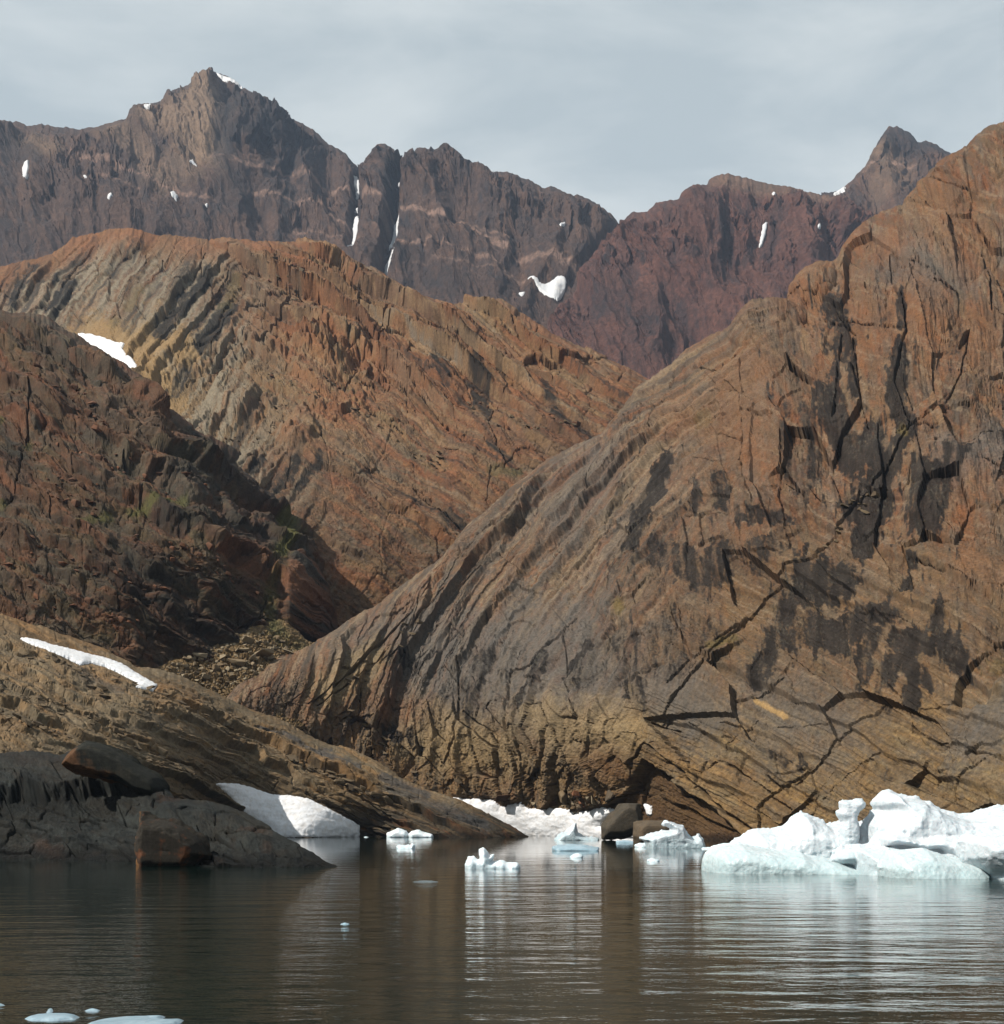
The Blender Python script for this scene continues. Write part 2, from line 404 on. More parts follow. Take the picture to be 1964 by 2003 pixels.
# ------------------------------------------------------------------ the hill on the right
def ROCKL(r, g, b, k=0.49, grey=0.10):
    c = srgb(r, g, b, k * .9) * np.array([.96, 1.0, .93], F32); return c + (c.mean() - c) * F32(grey)
BLACK = ROCKL(33, 28, 26)
stain_r = [(R5(p), w * .42, k) for p, w, k in [
    ([(1110, 130), (1160, 250), (1150, 330)], 50, .9), ([(1150, 300), (1130, 480), (1120, 620)], 22, .9), ([(1205, 300), (1205, 470), (1215, 560)], 18, .8),
    ([(1100, 560), (1130, 700), (1210, 780), (1200, 830)], 75, 1), ([(1290, 700), (1300, 830)], 55, .9),
    ([(1430, 120), (1430, 260)], 22, .9), ([(1420, 380), (1400, 560), (1420, 650), (1470, 700)], 42, 1),
    ([(1460, 720), (1380, 830), (1290, 960), (1200, 1060)], 55, 1), ([(1340, 970), (1260, 1100), (1240, 1250)], 55, .95),
    ([(1560, 930), (1540, 1130)], 90, 1), ([(1500, 860), (1480, 1100)], 30, .7), ([(1720, 800), (1640, 880), (1560, 960)], 50, .75),
    ([(350, 860), (290, 1000), (200, 1130), (170, 1230)], 40, 1), ([(300, 900), (290, 960)], 28, .9), ([(600, 940), (580, 1030)], 42, .8), ([(490, 990), (470, 1080)], 22, .7),
    ([(700, 1130), (800, 1130), (880, 1110)], 45, .8), ([(590, 1250), (570, 1400)], 55, .7), ([(760, 1280), (860, 1290)], 60, .65),
    ([(280, 1270), (420, 1330), (520, 1400)], 75, .7), ([(90, 1330), (200, 1280)], 45, .5), ([(1030, 1440), (1140, 1420)], 100, 1), ([(920, 1500), (880, 1580)], 60, .8),
    ([(1060, 1650), (1180, 1680), (1240, 1620)], 85, .95), ([(850, 1650), (790, 1760), (760, 1850)], 55, .85), ([(1000, 1580), (920, 1680)], 50, .7),
    ([(1290, 1560), (1400, 1570)], 45, .8), ([(1420, 1680), (1560, 1700)], 55, .95), ([(1640, 1690), (1700, 1780)], 62, .95), ([(1600, 1540), (1590, 1610)], 40, .85),
    ([(1320, 1680), (1290, 1780), (1270, 1880)], 45, .75), ([(1400, 1780), (1380, 1850)], 45, .85), ([(1480, 1320), (1440, 1420)], 30, .9),
    ([(1690, 120), (1670, 330)], 40, .5), ([(1000, 640), (1010, 840)], 45, .65), ([(900, 600), (1000, 590)], 40, .55), ([(880, 700), (890, 900)], 20, .6),
    ([(1000, 950), (960, 1120)], 30, .5), ([(80, 1650), (200, 1760), (380, 1800)], 90, .55), ([(520, 1640), (560, 1760)], 60, .5), ([(1840, 720), (1904, 720)], 40, .5)]]
stain_r += [(R8(p), w * .37, k) for p, w, k in [
    ([(640, 250), (600, 330)], 60, .85), ([(810, 760), (830, 830)], 26, .8), ([(660, 740), (740, 790)], 35, .5), ([(1430, 420), (1440, 500)], 45, .95), ([(1380, 240), (1460, 350)], 60, .8),
    ([(1250, 830), (1300, 870)], 30, .6), ([(1620, 940), (1680, 945)], 25, .5), ([(150, 1160), (300, 1180), (420, 1170)], 20, .7), ([(20, 1100), (110, 1140)], 50, .5), ([(1290, 300), (1260, 480)], 30, .6)]]
stain_r += [(R7(p), w * .42, k) for p, w, k in [
    ([(1300, 130), (1240, 230), (1210, 300)], 24, .7), ([(1120, 220), (1060, 340), (1020, 430)], 32, .75), ([(1570, 330), (1560, 440)], 28, .65), ([(1490, 330), (1480, 380)], 24, .6),
    ([(830, 240), (760, 380), (770, 480)], 60, .6), ([(360, 270), (470, 240)], 30, .6), ([(520, 260), (600, 210)], 16, .8), ([(640, 420), (560, 520)], 40, .45), ([(370, 530), (420, 590)], 32, .75), ([(480, 560), (520, 640)], 26, .6),
    ([(1400, 250), (1500, 300)], 60, .4), ([(1720, 80), (1580, 200)], 110, .45), ([(1330, 200), (1280, 330)], 60, .45)]]
crack_r = [(R5(p), w) for p, w in [
    ([(690, 330), (690, 560), (690, 850), (700, 920), (760, 1060)], 2.2), ([(870, 700), (860, 1000), (890, 1130), (930, 1280)], 2.4), ([(560, 540), (700, 530)], 2), ([(690, 620), (860, 640)], 2),
    ([(880, 930), (980, 970), (1060, 1040), (1140, 1040)], 2.4), ([(1740, 260), (1700, 450), (1620, 580), (1540, 650)], 2.6), ([(1050, 190), (1440, 260)], 2), ([(1690, 430), (1904, 475)], 2),
    ([(1580, 770), (1800, 720), (1904, 690)], 2), ([(1800, 860), (1904, 920)], 2), ([(1640, 1150), (1700, 1210), (1830, 1190), (1904, 1200)], 2.4), ([(1460, 1310), (1700, 1400), (1760, 1440), (1904, 1440)], 3.2),
    ([(560, 1700), (740, 1540), (900, 1380), (1050, 1300), (1150, 1130), (1230, 960)], 4), ([(490, 400), (590, 430), (600, 360), (650, 350)], 4.5), ([(1330, 255), (1450, 265)], 4), ([(370, 400), (250, 800), (120, 900)], 2),
    ([(480, 850), (600, 870), (690, 850)], 2), ([(430, 1100), (620, 1095)], 2), ([(690, 1300), (880, 1300)], 2), ([(80, 1510), (230, 1440)], 2.4), ([(1250, 1560), (1500, 1600), (1650, 1500)], 3.5), ([(350, 1890), (540, 1730)], 2.6),
    ([(580, 720), (690, 740), (690, 690)], 4.5), ([(1740, 250), (1700, 320)], 6), ([(1480, 690), (1540, 690), (1580, 720)], 2.4), ([(640, 230), (760, 160)], 5), ([(1840, 110), (1904, 150)], 4.5), ([(1560, 60), (1700, 90)], 3),
    ([(1430, 120), (1450, 260), (1400, 500), (1470, 680), (1380, 830), (1230, 1000)], 4.5), ([(1150, 250), (1130, 500), (1110, 650)], 3.5), ([(1210, 300), (1240, 560), (1270, 680)], 3.5), ([(1660, 560), (1540, 660), (1400, 720)], 2)]]
crack_r += [(R8(p), w) for p, w in [
    ([(740, 360), (690, 400), (560, 455), (480, 470)], 3), ([(800, 920), (910, 820), (1010, 740), (1110, 610), (1250, 480)], 3), ([(440, 740), (520, 640), (590, 570)], 3), ([(950, 990), (1090, 880), (1250, 740)], 2.4),
    ([(0, 690), (150, 800), (300, 910), (440, 1060), (590, 1160)], 7), ([(10, 840), (180, 970), (300, 990)], 5), ([(540, 30), (400, 180), (300, 330), (180, 450), (80, 600)], 4), ([(620, 1160), (640, 1050), (740, 930), (850, 860)], 4),
    ([(340, 800), (310, 940)], 4), ([(0, 570), (80, 600), (170, 620)], 5), ([(660, 880), (740, 940)], 4), ([(480, 830), (690, 970)], 4), ([(1390, 580), (1560, 700), (1660, 700)], 4), ([(1700, 1030), (1720, 940), (1860, 840)], 2.2),
    ([(1400, 620), (1390, 480), (1250, 330)], 2.5), ([(880, 1080), (920, 960), (1000, 850)], 2.5), ([(700, 1000), (800, 1060)], 2.5), ([(1480, 540), (1800, 470)], 3), ([(700, 600), (1000, 620)], 1.6), ([(400, 590), (560, 610)], 2)]]
crack_r += [(R7(p), w) for p, w in [
    ([(1250, 0), (1200, 90), (1090, 200), (1070, 250), (960, 270), (950, 340), (940, 560)], 3), ([(950, 340), (1000, 180)], 2.6), ([(1200, 90), (1210, 330), (1260, 490), (1200, 540)], 3), ([(990, 400), (1000, 650), (1010, 870)], 2.6),
    ([(710, 230), (710, 600), (640, 700), (600, 640)], 3), ([(1010, 750), (1080, 760), (1150, 800), (1220, 700), (1220, 810)], 4), ([(1110, 430), (1180, 600), (1250, 720)], 2.4), ([(880, 630), (870, 430), (840, 450)], 2.4), ([(250, 380), (240, 490), (190, 520)], 3),
    ([(490, 330), (560, 240)], 3), ([(740, 470), (850, 540), (880, 620)], 2.4), ([(1500, 800), (1520, 680), (1580, 600)], 8), ([(1640, 510), (1720, 400), (1870, 220)], 2.4), ([(1000, 460), (1100, 430)], 2),
    ([(0, 430), (200, 300), (350, 150), (480, 60)], 5), ([(40, 440), (300, 280), (520, 60), (640, -60)], 4)]]
crack_r += [(R2(p), w) for p, w in [([(1530, 420), (1580, 350), (1640, 335), (1780, 350)], 4), ([(1480, 570), (1490, 700)], 2.5), ([(1820, 560), (1850, 650), (1860, 780)], 4), ([(1560, 650), (1700, 710), (1730, 735)], 3), ([(1400, 520), (1300, 640)], 2.5),
    ([(1100, 730), (1210, 745), (1290, 690)], 4), ([(1360, 900), (1280, 780)], 2.5), ([(1740, 930), (1770, 880)], 7)]]
right_slab = R8([(2500, -400), (1904, 330), (1780, 490), (1650, 740), (1570, 880), (1440, 1060), (1300, 1500), (2500, 1500)])
lumps_r = [(R2([(1190, 660)]), 52, 34, 1), (R2([(1390, 620)]), 34, 12, .5), (R2([(1640, 300), (1800, 200)]), 70, 20, 1), (R2([(1640, 580), (1780, 520)]), 60, 16, 1), (R2([(1060, 790), (960, 800)]), 60, 16, 1), (R2([(1640, 780)]), 50, 14, 1),
           (R8([(1570, 590)]), 50, 22, .6), (R8([(580, 1060)]), 26, 12, .6), (R8([(700, 1080)]), 30, 10, .6), (R8([(450, 900)]), 34, 10, .8), (R5([(1560, 1230)]), 22, 8, .6), (R7([(1430, 710)]), 44, 16, .8), (R5([(140, 1430)]), 70, 14, .9)]
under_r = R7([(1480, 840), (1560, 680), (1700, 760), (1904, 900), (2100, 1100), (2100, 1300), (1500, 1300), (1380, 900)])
SNOW_TONGUE = R6([(112, 136), (180, 145), (300, 178), (400, 200), (480, 222), (570, 243), (650, 272), (720, 318), (790, 358), (832, 386), (812, 414), (770, 402), (722, 392), (744, 380), (700, 352), (640, 322), (560, 284), (480, 264), (430, 276), (370, 246), (270, 212), (180, 172)])
SNOW_BANK = R6([(1150, 906), (1200, 903), (1260, 907), (1340, 928), (1440, 963), (1550, 974), (1640, 988), (1740, 1036), (1830, 1083), (1880, 1108), (1910, 1130), (1910, 1190), (1480, 1190), (1400, 1115), (1300, 1060), (1240, 985)])
SNOW_SHORE = R7([(560, 850), (690, 860), (760, 866), (820, 864), (880, 874), (908, 900), (960, 890), (1000, 880), (1022, 906), (1090, 915), (1160, 907), (1225, 914), (1245, 934), (1300, 920), (1380, 904), (1445, 914), (1405, 950), (1372, 985), (1440, 1018), (1535, 1022), (1540, 1050), (1440, 1056), (1300, 1054), (1010, 1050), (800, 1040), (600, 1000)])
def relief_right(U, V, h):
    w1 = fbm(U / 100, V / 100, 3, 11); w2 = fbm(U / 100 + 9, V / 100, 3, 12); w3 = fbm(U / 16, V / 16, 2, 13)
    Uw = U + 9 * w1 + 1.6 * w3; Vw = V + 9 * w2 + 1.6 * w3
    xl = U + (V - 744) * 0.35
    mL = (1 - sstep(1300, 1620, xl)) * (1 - .75 * sstep(1560, 1330, V) * sstep(1480, 1600, U)); mB = sstep(1330, 1450, V + 30 * w1) * (1 - sstep(1180, 1300, U)); mT = (1 - mL) * (1 - sstep(1000, 1150, V)); mR = (1 - mL) * sstep(1000, 1150, V)
    up_ = np.maximum(1570 - Vw, 0); q1 = (Uw - .00085 * up_ * up_) * .76; s1 = Vw * 1.35; s2, q2 = rot(Uw, Vw, 28); s3, q3 = rot(Uw, Vw, 82)
    L1, _, _ = ledges(s1, q1, 46, 21, drop=.13, along=12, warp=.35); L1b, _, _ = ledges(s1, q1, 14, 24, drop=.2, along=16, warp=.35)
    L2, _, _ = ledges(s2, q2, 70, 27, drop=.07, along=6, warp=.4); L2b, _, _ = ledges(s2, q2, 8, 29, along=16)
    b1, g1, i1 = blocks(s1, q1, 150, 60, 31, 0.045); b2, g2, i2 = blocks(s3, q3, 78, 40, 33, 0.06); b3, g3, i3 = blocks(s3, q3, 130, 74, 35, 0.04); b4, g4, i4 = blocks(s2, q2, 190, 100, 37, 0.03)
    pm = sstep(-.1, .5, fbm(U / 150, V / 150, 2, 17))
    d = 30 * fbm(U / 260, V / 260, 3, 14) + 5 * ridged(s3 / 220, q3 / 60, 3, 15) * (mT + .6 * mR) + 4 * fbm(U / 45, V / 45, 3, 16)
    bl, gl, il = blocks(s1, q1, 210, 24, 53, .07); bm_, gm, im = blocks(s1, q1, 90, 11, 54, .1)
    Lc = ledges(s1, q1, 92, 55, drop=.07, along=8, warp=.4)[0]
    d += mL * (1 - .35 * mB) * (20 * Lc + 15 * L1 + 6 * L1b + 3 * b1 + 3 * bl - 3.5 * gl * pm - 2 * gm * pm - 4 * g1 * pm)
    d += mT * (23 * b3 + 8 * L2 - (3.5 * g3) * (i3 > .4) * pm + 3 * fbm(s3 / 60, q3 / 9, 3, 18))
    d += mR * (1 - mB) * (18 * L2 + 2.6 * L2b + 23 * b4 - 3 * g4 * pm * (i4 > .4))
    d += mB * (17 * b2 - 4 * g2 + 5 * blocks(s3, q3, 38, 24, 39)[0])
    for pts, r, a, f in lumps_r:
        x = seg_dist(U, V, pts, r) / r
        d += a * np.sqrt(np.clip(1 - x * x, 0, 1)) * f
    nz = perlin(U / 22, V / 22, 19)
    cr = carve(U, V, crack_r, w3, nz, 1019)
    d -= cr
    sd = poly_sd(U + 4 * w3, V + 4 * w3, right_slab)
    d += 26 * sstep(-6, 16, sd) + 10 * sstep(0, 90, sd)
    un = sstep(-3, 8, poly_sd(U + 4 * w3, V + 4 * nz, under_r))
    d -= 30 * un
    f1, f2, i5, gx, gy = worley((U + 6 * w1) / 46, (V + 6 * w2) / 60, 51)
    pk = sstep(0, .3, fbm(U / 120, V / 120, 2, 52))
    d += (6 * ((i5 - .5) + 1.8 * (gx * (i5 - .5) - gy * .3)) - 2 * (1 - sstep(0, .04, f2 - f1)) * (i5 > .5)) * pk * (1 - .5 * mB)
    d += micro(U, V, s3, q3, 61, .2 + .6 * np.maximum(sstep(-.1, .2, fbm(U / 90, V / 90, 3, 66)), mB)) + 0.8 * fbm(U / 11, V / 11, 3, 20)
    d = d * (1 - .9 * sstep(-9, 0, poly_sd(U, V, SNOW_SHORE)))
    return d.astype(F32), dict(mL=mL, mT=mT, mR=mR, mB=mB, s1=s1, q1=q1, s2=s2, q2=q2, i1=i1, i3=i3, i4=i4, i2=i2, w1=w1, w3=w3, cr=cr, un=un, sd=sd)
def color_right(U, V, h, d, I):
    n1 = fbm(U / 130, V / 130, 4, 41); n2 = fbm(U / 55, V / 55, 4, 42); st = fbm(I['s1'] / 90, I['q1'] / 9, 4, 43); vs = fbm(U / 15, V / 130, 4, 44); st2 = fbm(I['s2'] / 130, I['q2'] / 6, 4, 45)
    fine = fbm(U / 9, V / 9, 3, 46)
    c = np.broadcast_to(ROCKL(122, 92, 68), U.shape + (3,)).astype(F32).copy()
    c = lerp(c, ROCKL(146, 122, 102), np.clip(I['mL'] * (.65 + 1.2 * st), 0, 1))
    c = lerp(c, ROCKL(142, 92, 56), np.clip(I['mT'] * (.45 + 1.5 * n1), 0, .95))
    c = lerp(c, ROCKL(136, 120, 108), np.clip((.05 + 1.2 * n2) * (I['mT'] + I['mL']), 0, .7))
    oc = sstep(1330, 1480, V + 60 * n1)
    c = lerp(c, ROCKL(156, 122, 80), np.clip(oc * (.7 + 1.1 * n1 + .5 * st2), 0, .95))
    c = lerp(c, ROCKL(138, 122, 100), np.clip(oc * (I['sd'] > 0) * (.3 + n2), 0, .8))
    c = lerp(c, ROCKL(136, 78, 42), np.clip(1.6 * (n2 * .7 + .5 * vs) - .12, 0, .75) * (.35 + .65 * I['mT']))
    c = lerp(c, ROCKL(92, 84, 76), np.clip(-1.4 * st * I['mL'] + -.9 * st2 * I['mR'], 0, .7))
    c = lerp(c, ROCKL(84, 68, 58), np.clip(1.5 * fbm(U / 80, V / 80, 4, 47) - .05, 0, .65) * (1 - oc))
    for k, i in (('mL', 'i1'), ('mT', 'i3'), ('mR', 'i4'), ('mB', 'i2')):
        c *= (1 + .28 * (I[i] - .5) * I[k])[..., None]
    c *= (1 + .35 * st2 * I['mR'] + .3 * st * I['mL'] + .25 * vs * I['mT'] + .25 * fine)[..., None]
    pal = [ROCKL(150, 96, 58), ROCKL(128, 112, 100), ROCKL(104, 84, 72), ROCKL(150, 122, 92), ROCKL(92, 78, 70), ROCKL(140, 84, 50), ROCKL(118, 92, 70)]
    lo = [ROCKL(160, 122, 76), ROCKL(132, 116, 100), ROCKL(120, 94, 62), ROCKL(146, 128, 100), ROCKL(134, 98, 56), ROCKL(100, 86, 72)]
    ca_ = patchy(c, U, V, I['s1'], I['q1'], 600, pal, .8, ((230, 26, .5), (100, 11, .4), (26, 6, .28))); cb_ = patchy(c, U, V, *rot(U, V, 80), 620, pal, .85); cc_ = patchy(c, U, V, I['s2'], I['q2'], 640, lo, .65)
    c = lerp(lerp(cb_, cc_, np.clip(oc + I['mR'] * .6, 0, 1)), ca_, np.clip(I['mL'] - oc * .5, 0, 1))
    bd = fbm(I['s1'] / 420, I['q1'] / 16, 4, 810, .6) + .3 * fine; be = fbm(I['s2'] / 420, I['q2'] / 14, 4, 814, .6) + .3 * fine
    for lo_, cc, k in ((.14, ROCKL(158, 132, 108), .7), (.34, ROCKL(150, 96, 60), .6)):
        c = lerp(c, cc, sstep(lo_, lo_ + .1, bd) * k * I['mL'] * (1 - .6 * oc))
        c = lerp(c, lerp(np.broadcast_to(cc, c.shape), ROCKL(172, 136, 86), oc), sstep(lo_ + .04, lo_ + .16, be) * k * .75 * (1 - I['mL']))
    c = lerp(c, ROCKL(88, 78, 70), sstep(.12, .24, -bd) * .65 * I['mL']); c = lerp(c, ROCKL(104, 84, 64), sstep(.16, .3, -be) * .5 * (1 - I['mL']))
    c = lerp(c, ROCKL(112, 104, 100), np.clip(strokes(U, V, [(R7([(650, 250), (1200, 200)]), 110, .75), (R7([(1100, 400), (1400, 300)]), 80, .65), (R2([(1500, 640), (1700, 680)]), 45, .6), (R5([(1700, 850), (1900, 780)]), 46, .65), (R8([(100, 420), (300, 560)]), 60, .65), (R8([(700, 560), (1000, 640)]), 70, .5), (R8([(1750, 700), (1900, 600)]), 60, .7), (R4([(1500, 1000), (1640, 800)]), 60, .5), (R7([(200, 160), (500, 60)]), 50, .4)], 1.2 * n2 + .6 * fine, .8) * (1 + .6 * st), 0, .85))
    c = lerp(c, ROCKL(150, 98, 60), np.clip(.55 * strokes(U, V, [(R5([(1200, 180), (1800, 250)]), 70, .6), (R5([(700, 430), (640, 700)]), 55, .55), (R5([(730, 830)]), 35, .8), (R5([(1650, 1000), (1700, 1100)]), 45, .6), (R5([(1750, 1350), (1880, 1400)]), 35, .7), (R2([(1150, 680)]), 50, .7), (R2([(1460, 560)]), 40, .8), (R2([(1700, 430), (1760, 580)]), 50, .6), (R7([(1400, 730)]), 40, .7), (R7([(550, 480), (350, 420)]), 28, .6), (R5([(400, 640)]), 45, .55)], 1.2 * n2 + .6 * fine, .8) * (1 + .6 * vs), 0, .85))
    c = lerp(c, ROCKL(176, 146, 106), np.clip(strokes(U, V, [(R7([(600, 600), (900, 640)]), 50, .6), (R7([(1150, 520), (1500, 520)]), 40, .6), (R7([(100, 380), (300, 250)]), 30, .55)], 1.2 * n2 + .6 * fine, .8), 0, .8))
    # dark lichen and seepage stains, as they lie on the rock
    jag = np.clip(.8 * fbm(U / 13, V / 60, 4, 48) + .5 * fine, -1, 1) * 1.3
    m = strokes(U + 8 * I['w3'], V + 12 * I['w3'], stain_r, jag, .28)
    zone = strokes(U, V, [(R5([(1150, 300), (1200, 800), (1100, 1500)]), 170, 1), (R5([(300, 900), (500, 1300), (300, 1700)]), 130, .8), (R5([(1600, 900), (1500, 1700)]), 130, .9), (R7([(800, 200), (1400, 300)]), 110, .7)], n1, .8)
    auto = sstep(.10, .26, fbm(U / 11, V / 75, 4, 71)) * zone * sstep(-.15, .2, n2 + .3 * fine)
    m = np.maximum(m, auto * .85)
    m = np.clip(m * (1.25 + .7 * vs + .5 * fine) - .06, 0, 1)
    br = sstep(.45, .95, m + .6 * fbm(U / 8, V / 26, 4, 820) + .25 * perlin(U / 3.6, V / 3.6, 826) - .25 * np.clip(n2, -1, 1)) * sstep(.05, .4, m)
    m = np.clip(.42 * m * (1 + vs) + .75 * br, 0, 1)
    c = lerp(c, lerp(np.broadcast_to(BLACK, c.shape), ROCKL(62, 54, 50), np.clip(.35 + 1.5 * fbm(U / 20, V / 50, 3, 828), 0, 1)), m * .93)
    fleck = (fbm(U / 5, V / 6, 2, 49) + .6 * n2 > .42) & (m > .3)
    c = lerp(c, ROCKL(120, 112, 100), fleck * .3)
    c = lerp(c, ROCKL(92, 64, 40), I['un'] * .75)  # brown undercut, the shade beneath the overhang put into its colour
    # yellow-green moss on a few ledges
    moss = strokes(U, V, [(R5([(110, 1520)]), 12, .9), (R5([(1440, 720)]), 9, .8), (R5([(1870, 1790)]), 20, .5), (R8([(470, 140), (350, 220)]), 9, .7), (R5([(520, 660)]), 18, .4)], jag)
    c = lerp(c, ROCKL(120, 100, 50), moss * .8)
    c = lerp(c, ROCKL(205, 160, 100), strokes(U, V, [(R8([(580, 460), (740, 550)]), 4.5, .8)], jag))
    wet = sstep(1632, 1650, V) * (1 - sstep(1420, 1500, U))
    c = lerp(c, srgb(44, 38, 33), wet * .6)
    return c
top_r = [(440, 1372), (470, 1335), (542, 1290), (608, 1268), (665, 1235), (731, 1188), (816, 1129), (873, 1094), (920, 1032), (967, 997), (1019, 947), (1062, 909), (1137, 871), (1180, 857), (1222, 800), (1251, 753), (1269, 744), (1305, 717), (1342, 683), (1379, 660), (1426, 641), (1452, 607), (1473, 589), (1510, 586), (1541, 584), (1550, 562), (1562, 545), (1578, 533), (1605, 524), (1626, 520), (1642, 505), (1657, 478), (1673, 457), (1694, 434), (1715, 421), (1752, 410), (1768, 409), (1778, 394), (1799, 368), (1825, 342), (1857, 313), (1888, 295), (1909, 276), (1936, 255), (1964, 241), (2040, 205), (2160, 180), (2400, 150), (2700, 190)]
base_r = [(440, 1420), (520, 1500), (600, 1560), (800, 1660), (900, 1680), (1200, 1682), (1400, 1695), (1700, 1712), (1964, 1730), (2300, 1750), (2700, 1770)]
ctrl_r = [(900, 1640, 306), (1050, 1636, 298), (1200, 1638, 276), (1400, 1650, 236), (1700, 1660, 206), (1964, 1672, 178), (2250, 1682, 165), (600, 1540, 312), (440, 1390, 306), (542, 1300, 314), (665, 1245, 332), (873, 1100, 382), (1062, 915, 432), (1269, 760, 480),
          (1473, 600, 470), (1545, 575, 490), (1642, 510, 515), (1770, 415, 540), (1964, 250, 545), (2250, 200, 540), (900, 1400, 312), (1100, 1400, 282), (1300, 1300, 268), (1473, 1200, 275), (1473, 900, 338), (1700, 900, 308), (1700, 620, 405), (1700, 1300, 232), (1920, 1300, 205), (1920, 900, 290), (1930, 560, 410), (1200, 1050, 352), (1000, 1200, 345), (2250, 1000, 280)]
hill_right = Surf('hill_right', top_r, base_r, ctrl_r + [(2700, 1700, 150), (2700, 250, 560)], 800, 550, 0.07, 22, relief_right, color_right, 2.0, 3, wet=True)

# ------------------------------------------------------------------ the hill in the middle
streak_m = [(R1(p), w * .525, k) for p, w, k in [
    ([(130, 820), (50, 950)], 26, .9), ([(275, 880), (190, 990)], 24, .9), ([(350, 710), (220, 880)], 20, .7), ([(770, 840), (700, 940), (600, 1085)], 26, .95), ([(845, 970), (760, 1095)], 38, .95), ([(470, 770), (430, 830)], 24, .7),
    ([(600, 900), (490, 1060)], 20, .65), ([(700, 860), (620, 1000)], 16, .5), ([(880, 820), (830, 930)], 18, .6), ([(700, 1170), (650, 1260)], 22, .8), ([(940, 850), (870, 960)], 22, .45), ([(60, 800), (10, 870)], 16, .6), ([(520, 730), (480, 800)], 18, .6),
    ([(1620, 1160), (1660, 1230)], 24, .8), ([(1780, 1230), (1810, 1310)], 26, .8), ([(1700, 1230), (1720, 1290)], 14, .6)]]
streak_m += [(R4(p), w * .47, k) for p, w, k in [
    ([(240, 730), (200, 780)], 26, .95), ([(380, 750), (310, 850)], 24, .9), ([(470, 740), (400, 840)], 22, .9), ([(940, 350), (1000, 450)], 18, .85), ([(1100, 430), (1170, 560)], 24, .85), ([(1210, 360), (1240, 450)], 14, .7), ([(1400, 430), (1450, 560)], 22, .8),
    ([(1460, 580), (1600, 680)], 26, .7), ([(1180, 690), (1300, 800)], 16, .8), ([(1060, 500), (1200, 700)], 12, .6), ([(780, 870), (950, 960)], 14, .75), ([(980, 970), (1080, 1050)], 22, .8), ([(780, 1080), (850, 1110)], 30, .5), ([(760, 1200), (860, 1240)], 40, .6), ([(860, 1170), (940, 1190)], 26, .5)]]
crack_m = [(R1(p), w) for p, w in [
    ([(1560, 920), (1480, 990), (1400, 1110), (1330, 1190), (1280, 1250)], 6.5), ([(1510, 910), (1430, 1010), (1360, 1130)], 3), ([(1080, 920), (1040, 1010), (960, 1090)], 6), ([(1200, 800), (1330, 830), (1290, 880)], 4.5), ([(770, 770), (720, 850), (640, 900)], 2.5), ([(350, 720), (280, 830), (240, 900)], 2.5),
    ([(560, 780), (500, 860), (420, 1010)], 2), ([(610, 780), (600, 830)], 2.5), ([(1130, 850), (1080, 900)], 3.5), ([(1230, 1030), (1160, 1120), (1250, 1190)], 3.5), ([(520, 880), (560, 870)], 3), ([(860, 830), (780, 950)], 2.5), ([(1340, 1120), (1230, 1170)], 4)]]
crack_m += [(R4(p), w) for p, w in [
    ([(690, 310), (850, 400), (1000, 520), (1170, 600), (1240, 760), (1300, 790)], 2.6), ([(650, 430), (850, 540), (1080, 650)], 3), ([(1080, 100), (1180, 180), (1340, 260), (1540, 390)], 3), ([(1340, 260), (1380, 190)], 3), ([(1540, 390), (1700, 510)], 3.5), ([(1600, 330), (1740, 380), (1700, 420)], 4),
    ([(560, 480), (700, 560), (900, 680)], 2.5), ([(420, 570), (520, 700), (800, 830)], 2.2), ([(860, 850), (1060, 1040)], 2.6), ([(1170, 600), (1250, 480)], 2.2), ([(1420, 580), (1560, 600)], 2.4), ([(800, 400), (960, 560), (1140, 720)], 2.4), ([(720, 540), (1050, 700)], 2.6)]]
bump_m = [(R1([(870, 1270)]), 55, 24), (R1([(1260, 1060), (1200, 1130)]), 70, 16), (R1([(480, 700)]), 40, 8), (R4([(380, 620)]), 40, 14), (R1([(800, 1160)]), 30, -8)]
